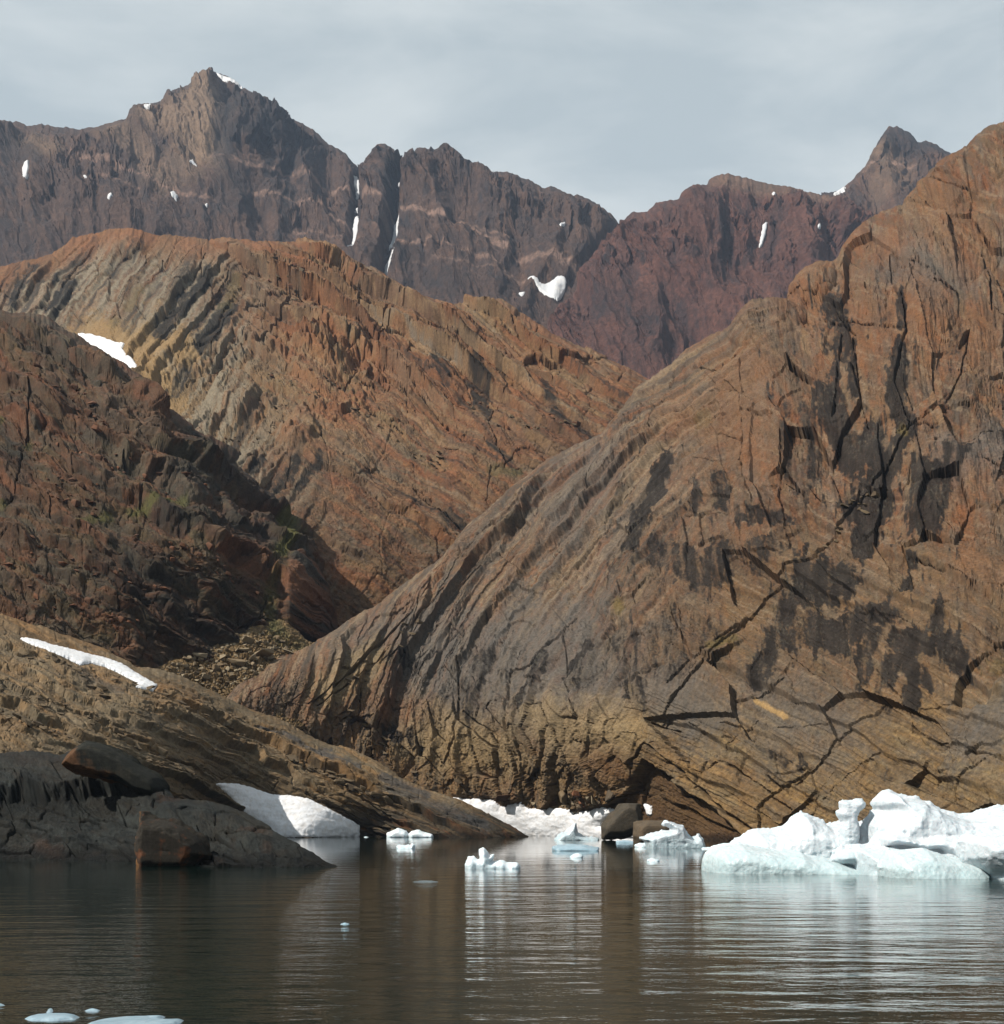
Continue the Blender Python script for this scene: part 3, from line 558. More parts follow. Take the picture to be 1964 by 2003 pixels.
def relief_mid(U, V, h):
    w1 = fbm(U / 90, V / 90, 3, 111); w2 = fbm(U / 90 + 5, V / 90, 3, 112); w3 = fbm(U / 15, V / 15, 2, 113)
    Uw = U + 9 * w1 + 2.5 * w3; Vw = V + 9 * w2 + 2.5 * w3
    mr = sstep(360, 560, U - (V - 500) * .25 + 50 * w1)
    s1, q1 = rot(Uw, Vw, -56); s2, q2 = rot(Uw, Vw, 33); s3, q3 = rot(Uw, Vw, 70)
    La, _, _ = ledges(s1, q1, 34, 121, drop=.12, along=8, warp=.4); Lb, ca, fa = ledges(s2, q2, 42, 122, drop=.09, along=11, warp=.35); Lc, _, _ = ledges(s2, q2, 16, 124, drop=.12, along=13, warp=.35)
    b1, g1, i1 = blocks(s1, q1, 90, 40, 131, .06); b2, g2, i2 = blocks(s2, q2, 58, 26, 133, .08); b3, g3, i3 = blocks(s2, q2, 110, 60, 134, .05)
    mv = sstep(1040, 930, 1.15 * V + .1 * U)        # the low wall above the gully keeps finer relief
    d = 24 * fbm(U / 200, V / 200, 3, 114) + 4 * ridged(U / 70, V / 70, 3, 115) + 3 * fbm(U / 30, V / 30, 3, 116)
    d += (1 - mr) * (13 * La + 5 * b1 - 4 * g1)
    d += mr * (46 * Lb + 13 * Lc + 4 * b2 + 12 * b3 - 2.5 * g2 - 4 * g3) * (.35 + .65 * mv)
    gul = strokes(U, V, [(R1([(540, 1330), (800, 1270), (1000, 1180), (1250, 1250)]), 45, 1), (R4([(60, 640), (260, 620), (330, 480), (600, 380)]), 32, 1)], w3, .7)
    d = d * (1 - .6 * gul) - 12 * gul + gul * (2.5 * blocks(U, V, 9, 7, 137)[0] + 2 * fbm(U / 6, V / 6, 2, 138))
    for pts, r, a in bump_m:
        x = seg_dist(U + 6 * w3, V + 6 * w3, pts, r) / r
        d += a * sstep(1, .55, x)
    nz = perlin(U / 20, V / 20, 119)
    cr = carve(U, V, crack_m, w3, nz, 1119)
    d -= cr
    d += micro(U, V, s2, q2, 161, .4) + 0.8 * fbm(U / 9, V / 9, 3, 120)
    return d.astype(F32), dict(mr=mr, s1=s1, q1=q1, s2=s2, q2=q2, i1=i1, i2=i2, i3=i3, w3=w3, gul=gul, ca=ca)
def color_mid(U, V, h, d, I):
    n1 = fbm(U / 110, V / 110, 4, 141); n2 = fbm(U / 45, V / 45, 4, 142); sa = fbm(I['s1'] / 110, I['q1'] / 9, 4, 143); sb = fbm(I['s2'] / 130, I['q2'] / 8, 4, 144); fine = fbm(U / 8, V / 8, 3, 145)
    mr = I['mr']
    c = np.broadcast_to(ROCKL(136, 92, 58), U.shape + (3,)).astype(F32).copy()
    up = 1 - sstep(10, 75, h + 30 * n2)
    c = lerp(c, ROCKL(138, 122, 106), np.clip((1 - mr) * (1 - up) * (.75 + 1.6 * sa + .4 * n1), 0, .95))
    c = lerp(c, ROCKL(150, 96, 60), np.clip(up * (.7 + n2), 0, .9))
    c = lerp(c, ROCKL(150, 92, 54), np.clip(mr * (.35 + 1.4 * n1 + .8 * sb), 0, .85))
    c = lerp(c, ROCKL(140, 118, 96), np.clip(mr * (1.5 * sb - .05), 0, .8))
    oc = strokes(U, V, [(R1([(480, 1110), (700, 1130), (640, 1260)]), 55, .8), (R1([(330, 1060), (560, 1040), (720, 1080)]), 30, .6), (R4([(210, 350), (420, 420), (640, 330)]), 34, .85), (R4([(480, 640), (700, 720), (860, 800)]), 26, .8), (R4([(640, 620), (900, 760), (1130, 800)]), 30, .75), (R4([(740, 570), (960, 660)]), 16, .7), (R4([(1060, 130), (1300, 250)]), 18, .75), (R4([(1320, 280), (1540, 400)]), 22, .7), (R4([(860, 830), (1000, 820)]), 20, .8)], n2 + fine, .7)
    c = lerp(c, ROCKL(160, 128, 90), np.clip(oc * (1 + .8 * sb), 0, 1))
    c = lerp(c, ROCKL(196, 180, 158), np.clip(strokes(U, V, [(R4([(520, 680), (720, 770)]), 9, .7), (R4([(700, 640), (840, 720)]), 7, .6), (R1([(760, 1290), (840, 1320)]), 12, .6), (R1([(570, 1120), (640, 1200)]), 10, .5)], n2, .6) * (1 + sb), 0, 1))
    c = lerp(c, ROCKL(126, 100, 66), I['gul'] * .75)
    low = sstep(880, 1000, V + .12 * U + 40 * n1)
    c = lerp(c, ROCKL(112, 82, 58), low * .75)
    c = lerp(c, ROCKL(140, 78, 48), np.clip(low * (1.8 * n2), 0, .7))
    c = lerp(c, ROCKL(78, 72, 66), np.clip(low * (-1.6 * fbm(U / 16, V / 70, 4, 146)), 0, .7))
    c *= (1 + .3 * (I['i1'] - .5) * (1 - mr) + (.32 * (I['i2'] - .5) + .25 * (I['i3'] - .5)) * mr + .5 * sb * mr + .35 * sa * (1 - mr) + .3 * fine)[..., None]
    pal = [ROCKL(156, 98, 62), ROCKL(140, 120, 100), ROCKL(150, 116, 80), ROCKL(112, 86, 68), ROCKL(164, 104, 66), ROCKL(128, 100, 78), ROCKL(96, 80, 68)]
    c = lerp(patchy(c, U, V, I['s1'], I['q1'], 660, pal, .4), patchy(c, U, V, I['s2'], I['q2'], 680, pal, .75, ((200, 26, .5), (80, 11, .4), (22, 6, .25))), mr)
    c = c * .98
    bd = fbm(I['s2'] / 420, I['q2'] / 17, 4, 690, .6) + .25 * fine
    for lo_, cc, k in ((.16, ROCKL(164, 130, 96), .6), (.36, ROCKL(142, 126, 112), .75)):
        c = lerp(c, cc, sstep(lo_, lo_ + .10, bd) * k * mr * (1 - .6 * low))
    for lo_, cc, k in ((.14, ROCKL(142, 86, 54), .6), (.34, ROCKL(78, 62, 52), .8)):
        c = lerp(c, cc, sstep(lo_, lo_ + .10, -bd) * k * mr)
    bl = fbm(I['s1'] / 300, I['q1'] / 15, 4, 694, .6) + .25 * fine
    lf = (1 - mr) * (1 - up)
    c = lerp(c, ROCKL(162, 148, 130), sstep(-.05, .15, bl) * .65 * lf)
    c = lerp(c, ROCKL(66, 60, 56), sstep(.16, .28, -bl) * .8 * lf)
    c = lerp(c, ROCKL(176, 138, 90), strokes(U, V, [(R1([(350, 1050), (520, 1110), (700, 1130)]), 26, .75), (R1([(480, 1130), (600, 1230), (640, 1290)]), 30, .75)], n2 + fine, .7))
    m = strokes(U + 6 * I['w3'], V + 8 * I['w3'], streak_m, 1.1 * fbm(U / 14, V / 26, 3, 147) + .5 * fine, .3)
    m = np.clip(.35 * m + .75 * sstep(.5, 1.0, m + .7 * lerp(fbm(I['s1'] / 40, I['q1'] / 7, 4, 698)[..., None], fbm(I['s2'] / 40, I['q2'] / 7, 4, 699)[..., None], mr)[..., 0] + .2 * fine) * sstep(.05, .4, m), 0, 1)
    c = lerp(c, ROCKL(42, 39, 37), m * .93)
    m2 = np.clip(1.7 * fbm(I['s1'] / 90, I['q1'] / 12, 3, 148) - .45, 0, .8) * (1 - mr) * (1 - up)
    c = lerp(c, ROCKL(56, 52, 50), m2)
    moss = strokes(U, V, [(R1([(520, 910), (480, 960)]), 12, .6), (R1([(880, 870), (840, 950)]), 12, .6), (R4([(1180, 790), (1300, 800)]), 8, .8), (R1([(430, 1010)]), 10, .5)], n2 + fine)
    c = lerp(c, ROCKL(112, 98, 58), moss * .7)
    return c
top_m = [(-420, 600), (-200, 545), (-60, 530), (0, 523), (68, 507), (105, 497), (142, 468), (168, 460), (210, 452), (252, 453), (294, 459), (368, 465), (420, 474), (452, 469), (504, 479), (546, 472), (630, 481), (651, 491), (693, 520), (735, 531), (756, 539), (777, 554), (819, 581), (861, 596), (888, 599), (924, 592), (961, 589), (998, 604), (1017, 615), (1064, 639), (1077, 652), (1122, 673), (1190, 704), (1232, 725), (1269, 746), (1330, 790)]
base_m = [(-420, 800), (-60, 760), (0, 780), (200, 860), (300, 930), (450, 1080), (560, 1260), (640, 1310), (760, 1240), (900, 1150), (1100, 960), (1330, 850)]
ctrl_m = [(0, 530, 900), (252, 460, 880), (630, 490, 830), (800, 575, 790), (961, 600, 750), (1269, 755, 650), (120, 640, 780), (300, 790, 560), (300, 600, 740), (450, 880, 478), (450, 720, 640), (620, 1230, 412), (700, 1150, 423), (560, 1000, 440), (760, 1000, 470), (1000, 960, 500), (1150, 860, 575), (800, 800, 590), (650, 640, 720), (640, 740, 625), (1000, 760, 630), (-60, 760, 700), (900, 1150, 440)]
hill_middle = Surf('hill_middle', top_m, base_m, ctrl_m, 660, 330, 0.06, 14, relief_mid, color_mid, 2.2, 5)

# ------------------------------------------------------------------ the dark hill on the left
crack_l = [(R3(p), w) for p, w in [
    ([(150, 540), (150, 720), (110, 870), (100, 960), (40, 1080)], 6), ([(170, 650), (230, 720), (180, 760)], 3), ([(580, 840), (610, 900), (660, 960), (665, 1090)], 5), ([(800, 940), (790, 1010)], 4.5), ([(880, 900), (860, 990)], 3), ([(470, 640), (560, 740), (700, 830)], 2.5),
    ([(560, 650), (760, 780), (830, 830)], 2.5), ([(910, 740), (1000, 830), (1120, 930)], 4), ([(1100, 1060), (1230, 1140), (1340, 1270)], 5), ([(860, 1170), (1000, 1210), (1280, 1400)], 3.5), ([(550, 1490), (640, 1460), (830, 1510), (900, 1600)], 4), ([(640, 1490), (700, 1560)], 6), ([(1060, 1520), (1140, 1640), (1240, 1610)], 4),
    ([(1130, 1660), (1230, 1610), (1270, 1500)], 6), ([(1000, 1360), (1130, 1440), (1150, 1400)], 4.5), ([(930, 1100), (930, 1170)], 5), ([(720, 1290), (900, 1300)], 3), ([(250, 1070), (230, 1150), (330, 1200)], 3), ([(390, 1250), (470, 1220)], 4), ([(0, 850), (90, 880)], 5), ([(420, 1430), (540, 1520), (560, 1600)], 3),
    ([(690, 1660), (880, 1740)], 3), ([(520, 1740), (620, 1760)], 3), ([(0, 1590), (300, 1690)], 2.4), ([(300, 560), (480, 640)], 2.4), ([(480, 500), (600, 520), (740, 580)], 5)]]
butt = R3([(1350, 1330), (1400, 1300), (1460, 1340), (1560, 1430), (1575, 1560), (1550, 1690), (1480, 1720), (1330, 1640), (1340, 1500)])
def relief_left(U, V, h):
    w1 = fbm(U / 80, V / 80, 3, 211); w2 = fbm(U / 80 + 5, V / 80, 3, 212); w3 = fbm(U / 14, V / 14, 2, 213)
    Uw = U + 18 * w1 + 5 * w3; Vw = V + 18 * w2 + 5 * w3
    s, q = rot(Uw, Vw, 31); sv, qv = rot(Uw, Vw, 84)
    La, ca, fa = ledges(s, q, 54, 221, drop=.2, along=9, warp=.4); Lb, cb, fb = ledges(s, q, 20, 224, drop=.12, along=11, warp=.4)
    b1, g1, i1 = blocks(s, q, 60, 30, 231, .1); b2, g2, i2 = blocks(s, q, 28, 15, 233, .12); b3, g3, i3 = blocks(sv, qv, 46, 20, 235, .1)
    mv = sstep(.05, .35, fbm(U / 90, V / 70, 2, 217))
    d = 36 * fbm(U / 150, V / 150, 3, 214) + 3 * ridged(U / 60, V / 60, 3, 215) + 2 * fbm(U / 24, V / 24, 3, 216)
    d += (1 - mv) * (34 * La + 12 * Lb + 4 * b1 + 1.5 * b2 - 3 * g1 - 1 * g2) + mv * (5 * b3 - 3 * g3 + 3 * b2 + 10 * La + 5 * Lb)
    bs = sstep(-3, 6, poly_sd(U + 3 * w3, V + 3 * w3, butt))
    d = d * (1 - .5 * bs) + 16 * bs
    sb_, qb = rot(U, V, 33)
    d += bs * 5 * ledges(sb_, qb, 16, 241, drop=.2, along=20, warp=.1)[0]
    nz = perlin(U / 18, V / 18, 219)
    cr = carve(U, V, crack_l, w3, nz, 1219)
    d -= cr
    d += micro(U, V, s, q, 261, .6) + 1.0 * fbm(U / 8, V / 8, 3, 220)
    return d.astype(F32), dict(s=s, q=q, i1=i1, i2=i2, w3=w3, bs=bs, ca=ca, fa=fa, mv=mv)
def color_left(U, V, h, d, I):
    n1 = fbm(U / 90, V / 90, 4, 241); n2 = fbm(U / 34, V / 34, 4, 242); sb = fbm(I['s'] / 110, I['q'] / 8, 4, 243); fine = fbm(U / 7, V / 7, 3, 244)
    c = np.broadcast_to(ROCKL(94, 66, 46), U.shape + (3,)).astype(F32).copy()
    c = lerp(c, ROCKL(116, 76, 52), np.clip(.2 + 1.6 * n2 + .6 * n1, 0, .85))
    c = lerp(c, ROCKL(104, 92, 80), np.clip(1.5 * sb + .15 * n1, 0, .7))
    c = lerp(c, ROCKL(86, 76, 48), np.clip(1.6 * fbm(U / 60, V / 50, 4, 245) - .15, 0, .6))
    rid = strokes(U, V, [(R3([(200, 230), (450, 350), (620, 450)]), 30, .7), (R3([(520, 600), (760, 720), (960, 860)]), 40, .55), (R3([(760, 1220), (1200, 1330)]), 22, .4)], n2, .6)
    c = lerp(c, ROCKL(112, 92, 78), rid)
    dk = strokes(U, V, [(R3([(900, 900), (1150, 1000), (1300, 1200)]), 62, .75), (R3([(760, 1120), (1000, 1160), (1200, 1250)]), 34, .8), (R3([(600, 1420), (760, 1500), (900, 1650), (1100, 1650)]), 72, .8), (R3([(980, 1450), (1200, 1500)]), 44, .5), (R3([(0, 850), (80, 860)]), 30, .7), (R3([(1080, 820), (1180, 900), (1280, 1020), (1330, 1150)]), 16, .9), (R3([(920, 740), (980, 800)]), 10, .8), (R3([(600, 900), (640, 960)]), 18, .8), (R3([(450, 1080), (560, 1200)]), 30, .5)], n2 + .6 * fine, .7)  # dark rock, plus the hill's shaded right edge put into the colour
    c = lerp(c, ROCKL(52, 47, 42), np.clip(dk * (1 + .6 * sb), 0, .95))
    c = lerp(c, ROCKL(62, 66, 62), np.clip(1.8 * dk * (n2 + .2 * fine), 0, .6))
    c = lerp(c, ROCKL(132, 70, 42), np.clip(2 * fbm(I['s'] / 60, I['q'] / 10, 3, 246) - .4, 0, .7) * (1 - .6 * dk))
    c *= (1 + .3 * (I['i1'] - .5) + .3 * (I['i2'] - .5) + .35 * sb + .3 * fine)[..., None]
    c = patchy(c, U, V, I['s'], I['q'], 700, [ROCKL(124, 82, 56), ROCKL(104, 92, 78), ROCKL(84, 64, 50), ROCKL(132, 80, 52), ROCKL(70, 66, 58), ROCKL(104, 88, 62)], .8, ((170, 30, .5), (70, 13, .4), (20, 7, .25))) * 1.0
    c = lerp(c, ROCKL(44, 41, 38), np.clip(dk * (.9 + .8 * sb + .5 * n2) - .25, 0, .85))
    bb = fbm(I['s'] / 200, I['q'] / 7, 2, 247)
    c = lerp(c, lerp(np.broadcast_to(ROCKL(128, 84, 60), c.shape), ROCKL(66, 62, 58), np.clip(.5 + 2.2 * bb, 0, 1)), I['bs'] * .85)
    moss = strokes(U, V, [(R3([(1340, 1140), (1370, 1210), (1310, 1320)]), 13, .95), (R3([(620, 1100), (760, 1080), (860, 1070)]), 9, .8), (R3([(140, 810)]), 9, .6), (R3([(20, 1080)]), 9, .6), (R3([(1290, 1440), (1270, 1600)]), 12, .5), (R3([(1300, 1640), (1330, 1680)]), 14, .7), (R3([(380, 1180), (520, 1140)]), 7, .6), (R3([(10, 700)]), 7, .6)], n2 + fine)
    c = lerp(c, ROCKL(92, 88, 42, .55), np.clip(moss * (1 + fine), 0, .9))
    return c
top_l = [(-420, 560), (-200, 585), (-60, 606), (0, 616), (54, 621), (95, 628), (132, 649), (157, 658), (194, 682), (243, 715), (276, 740), (301, 760), (307, 781), (315, 797), (342, 822), (387, 851), (412, 867), (445, 880), (474, 900), (503, 929), (532, 958), (550, 987), (557, 1005), (577, 1014), (602, 1036), (618, 1062), (630, 1100), (640, 1139), (650, 1160), (656, 1185), (662, 1225)]
base_l = [(-420, 1330), (-60, 1340), (0, 1345), (300, 1390), (420, 1360), (480, 1330), (560, 1330), (614, 1320), (643, 1270), (662, 1262)]
ctrl_l = [(0, 620, 470), (157, 665, 465), (301, 770, 440), (445, 890, 452), (550, 1000, 432), (640, 1140, 421), (662, 1210, 414), (650, 1262, 402), (560, 1250, 352), (470, 1250, 332), (305, 1308, 312), (0, 1230, 298), (0, 900, 372), (250, 1000, 350), (420, 1050, 356), (520, 1150, 358), (150, 800, 405), (600, 1150, 372), (0, 1340, 285), (300, 1390, 300)]
hill_left = Surf('hill_left', top_l, base_l, ctrl_l, 350, 420, 0.05, 14, relief_left, color_left, 2.5, 7, side=70)

# ------------------------------------------------------------------ scree floor between the hills
def relief_scree(U, V, h):
    b, g, i = blocks(U, V, 9, 6, 301, .2); b2, g2, i2 = blocks(U, V, 4.5, 3.2, 302, .2)
    return (5 * b - 3 * g + 3 * b2 + 5 * fbm(U / 30, V / 30, 3, 303)).astype(F32), dict(i=i, i2=i2)
def color_scree(U, V, h, d, I):
    n = fbm(U / 26, V / 20, 4, 304)
    c = np.broadcast_to(ROCKL(140, 112, 78), U.shape + (3,)).astype(F32) * (0.75 + .35 * I['i'] + .3 * I['i2'])[..., None]
    g = strokes(U, V, [([(535, 1222), (550, 1246)], 16, .8), ([(580, 1262), (604, 1272)], 10, .5)], n * 2)
    return lerp(c, ROCKL(100, 98, 58), np.clip(g * (.8 + n), 0, .8))
scree_floor = Surf('scree_floor', [(290, 1318), (310, 1304), (400, 1262), (455, 1246), (490, 1228), (520, 1210), (560, 1214), (600, 1254), (640, 1262), (700, 1270)], [(290, 1330), (310, 1360), (400, 1420), (560, 1430), (700, 1400)],
                   [(300, 1320, 308), (400, 1270, 322), (455, 1250, 327), (520, 1200, 343), (600, 1260, 346), (660, 1270, 352), (400, 1410, 306), (560, 1420, 306), (480, 1310, 318), (560, 1300, 326)], 260, 150, 0.02, 8, relief_scree, color_scree, 2, 9)

# ------------------------------------------------------------------ the sloping slab at the left shore
crack_s = [(R6(p), w) for p, w in [
    ([(0, 370), (150, 440), (380, 520), (500, 560), (660, 620)], 5.5), ([(0, 440), (60, 460), (140, 480)], 6), ([(250, 470), (420, 530)], 6), ([(510, 560), (680, 660), (780, 690)], 6), ([(780, 720), (900, 780), (1090, 840)], 5), ([(60, 350), (320, 400)], 2), ([(1120, 550), (1200, 600)], 4.5),
    ([(1240, 840), (1440, 960), (1600, 980), (1760, 1020), (1904, 1100)], 6), ([(1440, 960), (1480, 900)], 3), ([(1600, 860), (1650, 770)], 3), ([(1610, 850), (1740, 900), (1904, 960)], 4), ([(1830, 940), (1820, 880)], 3), ([(1720, 870), (1740, 800)], 3),
    ([(430, 320), (600, 380), (800, 430), (1100, 560)], 2), ([(190, 170), (400, 260)], 3), ([(1190, 660), (1290, 720)], 3.5), ([(800, 750), (1000, 860), (1150, 950), (1230, 1010)], 5), ([(0, 590), (160, 600), (380, 680)], 3.5), ([(240, 650), (260, 600)], 2.5), ([(120, 320), (40, 290)], 2), ([(200, 540), (400, 640)], 2.4), ([(980, 870), (970, 920)], 3)]]
crack_s += [(R7(p), w) for p, w in [([(0, 750), (120, 790), (260, 870), (400, 960)], 4), ([(0, 640), (180, 700), (330, 760), (570, 850)], 2.6), ([(260, 880), (250, 820)], 2.6), ([(0, 840), (150, 930), (240, 970), (390, 1010)], 6), ([(420, 770), (560, 850)], 3), ([(600, 930), (800, 1010)], 2), ([(480, 880), (700, 970)], 2)]]
def relief_slab(U, V, h):
    w1 = fbm(U / 80, V / 80, 3, 311); w2 = fbm(U / 80 + 5, V / 80, 3, 312); w3 = fbm(U / 13, V / 13, 2, 313)
    Uw = U + 12 * w1 + 3 * w3; Vw = V + 9 * w2 + 2 * w3
    s, q = rot(Uw, Vw, 24)
    La, ca, fa = ledges(s, q, 34, 321, drop=.08, along=10, warp=.35); Lb, cb, fb = ledges(s, q, 12, 324, drop=.12, along=12, warp=.3)
    b1, g1, i1 = blocks(s, q, 60, 19, 331, .1); b2, g2, i2 = blocks(s, q, 24, 9, 333, .12)
    d = 10 * fbm(U / 130, V / 90, 3, 314) + 3 * fbm(U / 30, V / 22, 3, 316)
    rub = sstep(.05, .35, fbm(s / 110, q / 40, 2, 318))
    d += 19 * La + 6.5 * Lb + 1.5 * b1 - 2.5 * g1 + rub * (2 * b2 - 2 * g2)
    nz = perlin(U / 18, V / 14, 319)
    cr = carve(U, V, crack_s, w3, nz, 1319)
    d -= cr
    d += micro(U, V * 1.3, s, q * 1.4, 361, .15 + .3 * rub) + .8 * fbm(U / 7, V / 6, 3, 320)
    for sp in (SNOW_TONGUE, SNOW_BANK): d = d * (1 - .95 * sstep(-9, 0, poly_sd(U, V, sp)))
    return d.astype(F32), dict(s=s, q=q, i1=i1, i2=i2, w3=w3, ca=ca, rub=rub)
def color_slab(U, V, h, d, I):
    n1 = fbm(U / 100, V / 70, 4, 341); n2 = fbm(U / 36, V / 26, 4, 342); sb = fbm(I['s'] / 130, I['q'] / 6, 4, 343); fine = fbm(U / 7, V / 6, 3, 344)
    c = np.broadcast_to(ROCKL(120, 98, 74), U.shape + (3,)).astype(F32).copy()
    c = lerp(c, ROCKL(132, 114, 92), np.clip(.25 + 1.5 * sb, 0, .85))
    c = lerp(c, ROCKL(136, 98, 58), np.clip(.15 + 1.5 * n2 + .6 * n1, 0, .75))
    c = lerp(c, ROCKL(154, 104, 52), strokes(U, V, [(R6([(830, 430), (1020, 470)]), 18, .8), (R6([(450, 280), (640, 350)]), 18, .6), (R6([(0, 620), (80, 640)]), 20, .5), (R6([(250, 630), (320, 640)]), 10, .7), (R6([(1400, 680), (1600, 800)]), 18, .6), (R6([(1680, 810), (1900, 920)]), 20, .5), (R6([(20, 60), (300, 150), (540, 200)]), 16, .7)], n2 + fine, .6))
    c = lerp(c, ROCKL(92, 80, 66), np.clip(1.5 * fbm(I['s'] / 60, I['q'] / 14, 4, 345) - .1, 0, .7))
    c *= (1 + .35 * (I['i1'] - .5) + .2 * (I['i2'] - .5) + .4 * sb + .3 * fine)[..., None]
    c = patchy(c, U, V, I['s'], I['q'], 720, [ROCKL(136, 116, 92), ROCKL(150, 112, 70), ROCKL(112, 98, 80), ROCKL(126, 108, 88), ROCKL(98, 82, 64)], .7, ((160, 18, .45), (70, 8, .4), (20, 5, .25))) * 1.28
    lowr = sstep(1560, 1625, V + .05 * (U - 700) + 14 * n2) * sstep(560, 700, U)
    c = lerp(c, ROCKL(62, 55, 48), np.clip(lowr * (.8 + 1.2 * sb), 0, .92))
    c = lerp(c, ROCKL(128, 84, 52), np.clip(lowr * (2.2 * fbm(I['s'] / 50, I['q'] / 9, 3, 346) - .2), 0, .8))
    drk = strokes(U, V, [(R6([(1380, 620), (1500, 660), (1760, 790)]), 7, .8), (R7([(60, 650), (240, 720)]), 7, .8), (R7([(350, 760), (560, 850)]), 9, .75), (R7([(380, 830), (620, 920), (820, 1000)]), 13, .6), (R6([(430, 330), (640, 420)]), 8, .4)], n2 + fine, .5)
    c = lerp(c, srgb(56, 56, 56), drk)
    return c
top_s = [(-420, 1120), (-60, 1196), (0, 1207), (74, 1222), (143, 1248), (206, 1270), (268, 1307), (323, 1314), (368, 1329), (404, 1347), (441, 1365), (489, 1387), (544, 1406), (588, 1432), (643, 1458), (684, 1466), (739, 1489), (781, 1519), (835, 1546), (894, 1564), (936, 1584), (978, 1606), (1006, 1621), (1030, 1635), (1045, 1645)]
base_s = [(-420, 1640), (-60, 1640), (0, 1640), (300, 1660), (480, 1680), (700, 1680), (900, 1672), (1045, 1668)]
ctrl_s = [(0, 1215, 286), (206, 1280, 292), (441, 1372, 297), (600, 1445, 296), (781, 1525, 288), (894, 1572, 283), (978, 1608, 281), (1030, 1637, 280), (894, 1637, 273), (710, 1634, 282), (600, 1634, 270), (480, 1620, 268), (430, 1545, 262), (0, 1480, 178), (200, 1480, 205), (350, 1550, 232), (0, 1620, 155), (250, 1620, 200), (0, 1340, 222), (250, 1400, 240), (500, 1500, 276), (700, 1570, 280), (480, 1680, 262), (900, 1672, 266), (1045, 1668, 276)]
slope_left = Surf('shore_slope_left', top_s, base_s, ctrl_s, 560, 290, 0.03, 8, relief_slab, color_slab, 1.6, 11, wet=True)

# ------------------------------------------------------------------ dark whaleback rock at the left front
cliff_f = R6([(-80, 960), (0, 930), (130, 900), (230, 930), (440, 900), (540, 870), (700, 900), (640, 980), (600, 1090), (520, 1070), (420, 1090), (260, 1080), (220, 1110), (120, 1100), (-80, 1090)])
crack_f = [(R6(p), w) for p, w in [([(740, 1010), (660, 1080), (520, 1110), (260, 1120), (0, 1100)], 4), ([(1210, 1190), (1290, 1190), (1440, 1190)], 4), ([(1050, 1150), (1070, 1200), (1120, 1290)], 4), ([(1280, 1230), (1320, 1290)], 3), ([(380, 800), (440, 720), (480, 690)], 4), ([(1470, 1290), (1560, 1310)], 4), ([(1060, 1310), (1180, 1290), (1300, 1350)], 3), ([(460, 1260), (520, 1220)], 2.5), ([(850, 900), (880, 980), (940, 985)], 3), ([(560, 860), (700, 930)], 4)]]
def relief_front(U, V, h):
    w1 = fbm(U / 60, V / 50, 3, 411); w3 = fbm(U / 12, V / 10, 2, 413)
    s, q = rot(U + 8 * w1 + 2 * w3, V + 8 * w1 + 2 * w3, 12); sv, qv = rot(U + 6 * w1, V + 4 * w3, 75)
    d = 17 * fbm(U / 90, V / 60, 3, 414) + 6 * fbm(U / 26, V / 18, 3, 415)
    b1, g1, i1 = blocks(s, q, 70, 30, 431, .06)
    d += 8 * b1 - 3 * g1 + 9 * ledges(s, q, 30, 421, drop=.12)[0]
    cl = sstep(-4, 8, poly_sd(U + 5 * w3, V + 5 * w3, cliff_f))
    bv, gv, iv = blocks(sv, qv, 24, 11, 433, .12)
    d = d - cl * 34 + 3 * cl * fbm(U / 14, V / 12, 3, 434)
    slab = R6([(470, 700), (520, 690), (600, 720), (760, 820), (870, 890), (880, 930), (720, 900), (600, 830), (480, 770)])
    dome = R6([(620, 1110), (740, 1050), (860, 1000), (1000, 970), (1200, 1020), (1420, 1130), (1640, 1260), (1500, 1190), (1300, 1160), (1100, 1170), (760, 1180)])
    d += 24 * sstep(-4, 34, poly_sd(U, V, dome))
    nz = perlin(U / 18, V / 14, 419)
    cr = carve(U, V, crack_f, w3, nz, 1419)
    d -= cr
    d += micro(U, V, s, q, 461, .45) + .8 * fbm(U / 7, V / 6, 3, 420)
    return d.astype(F32), dict(s=s, q=q, cl=cl, w3=w3, i1=i1)
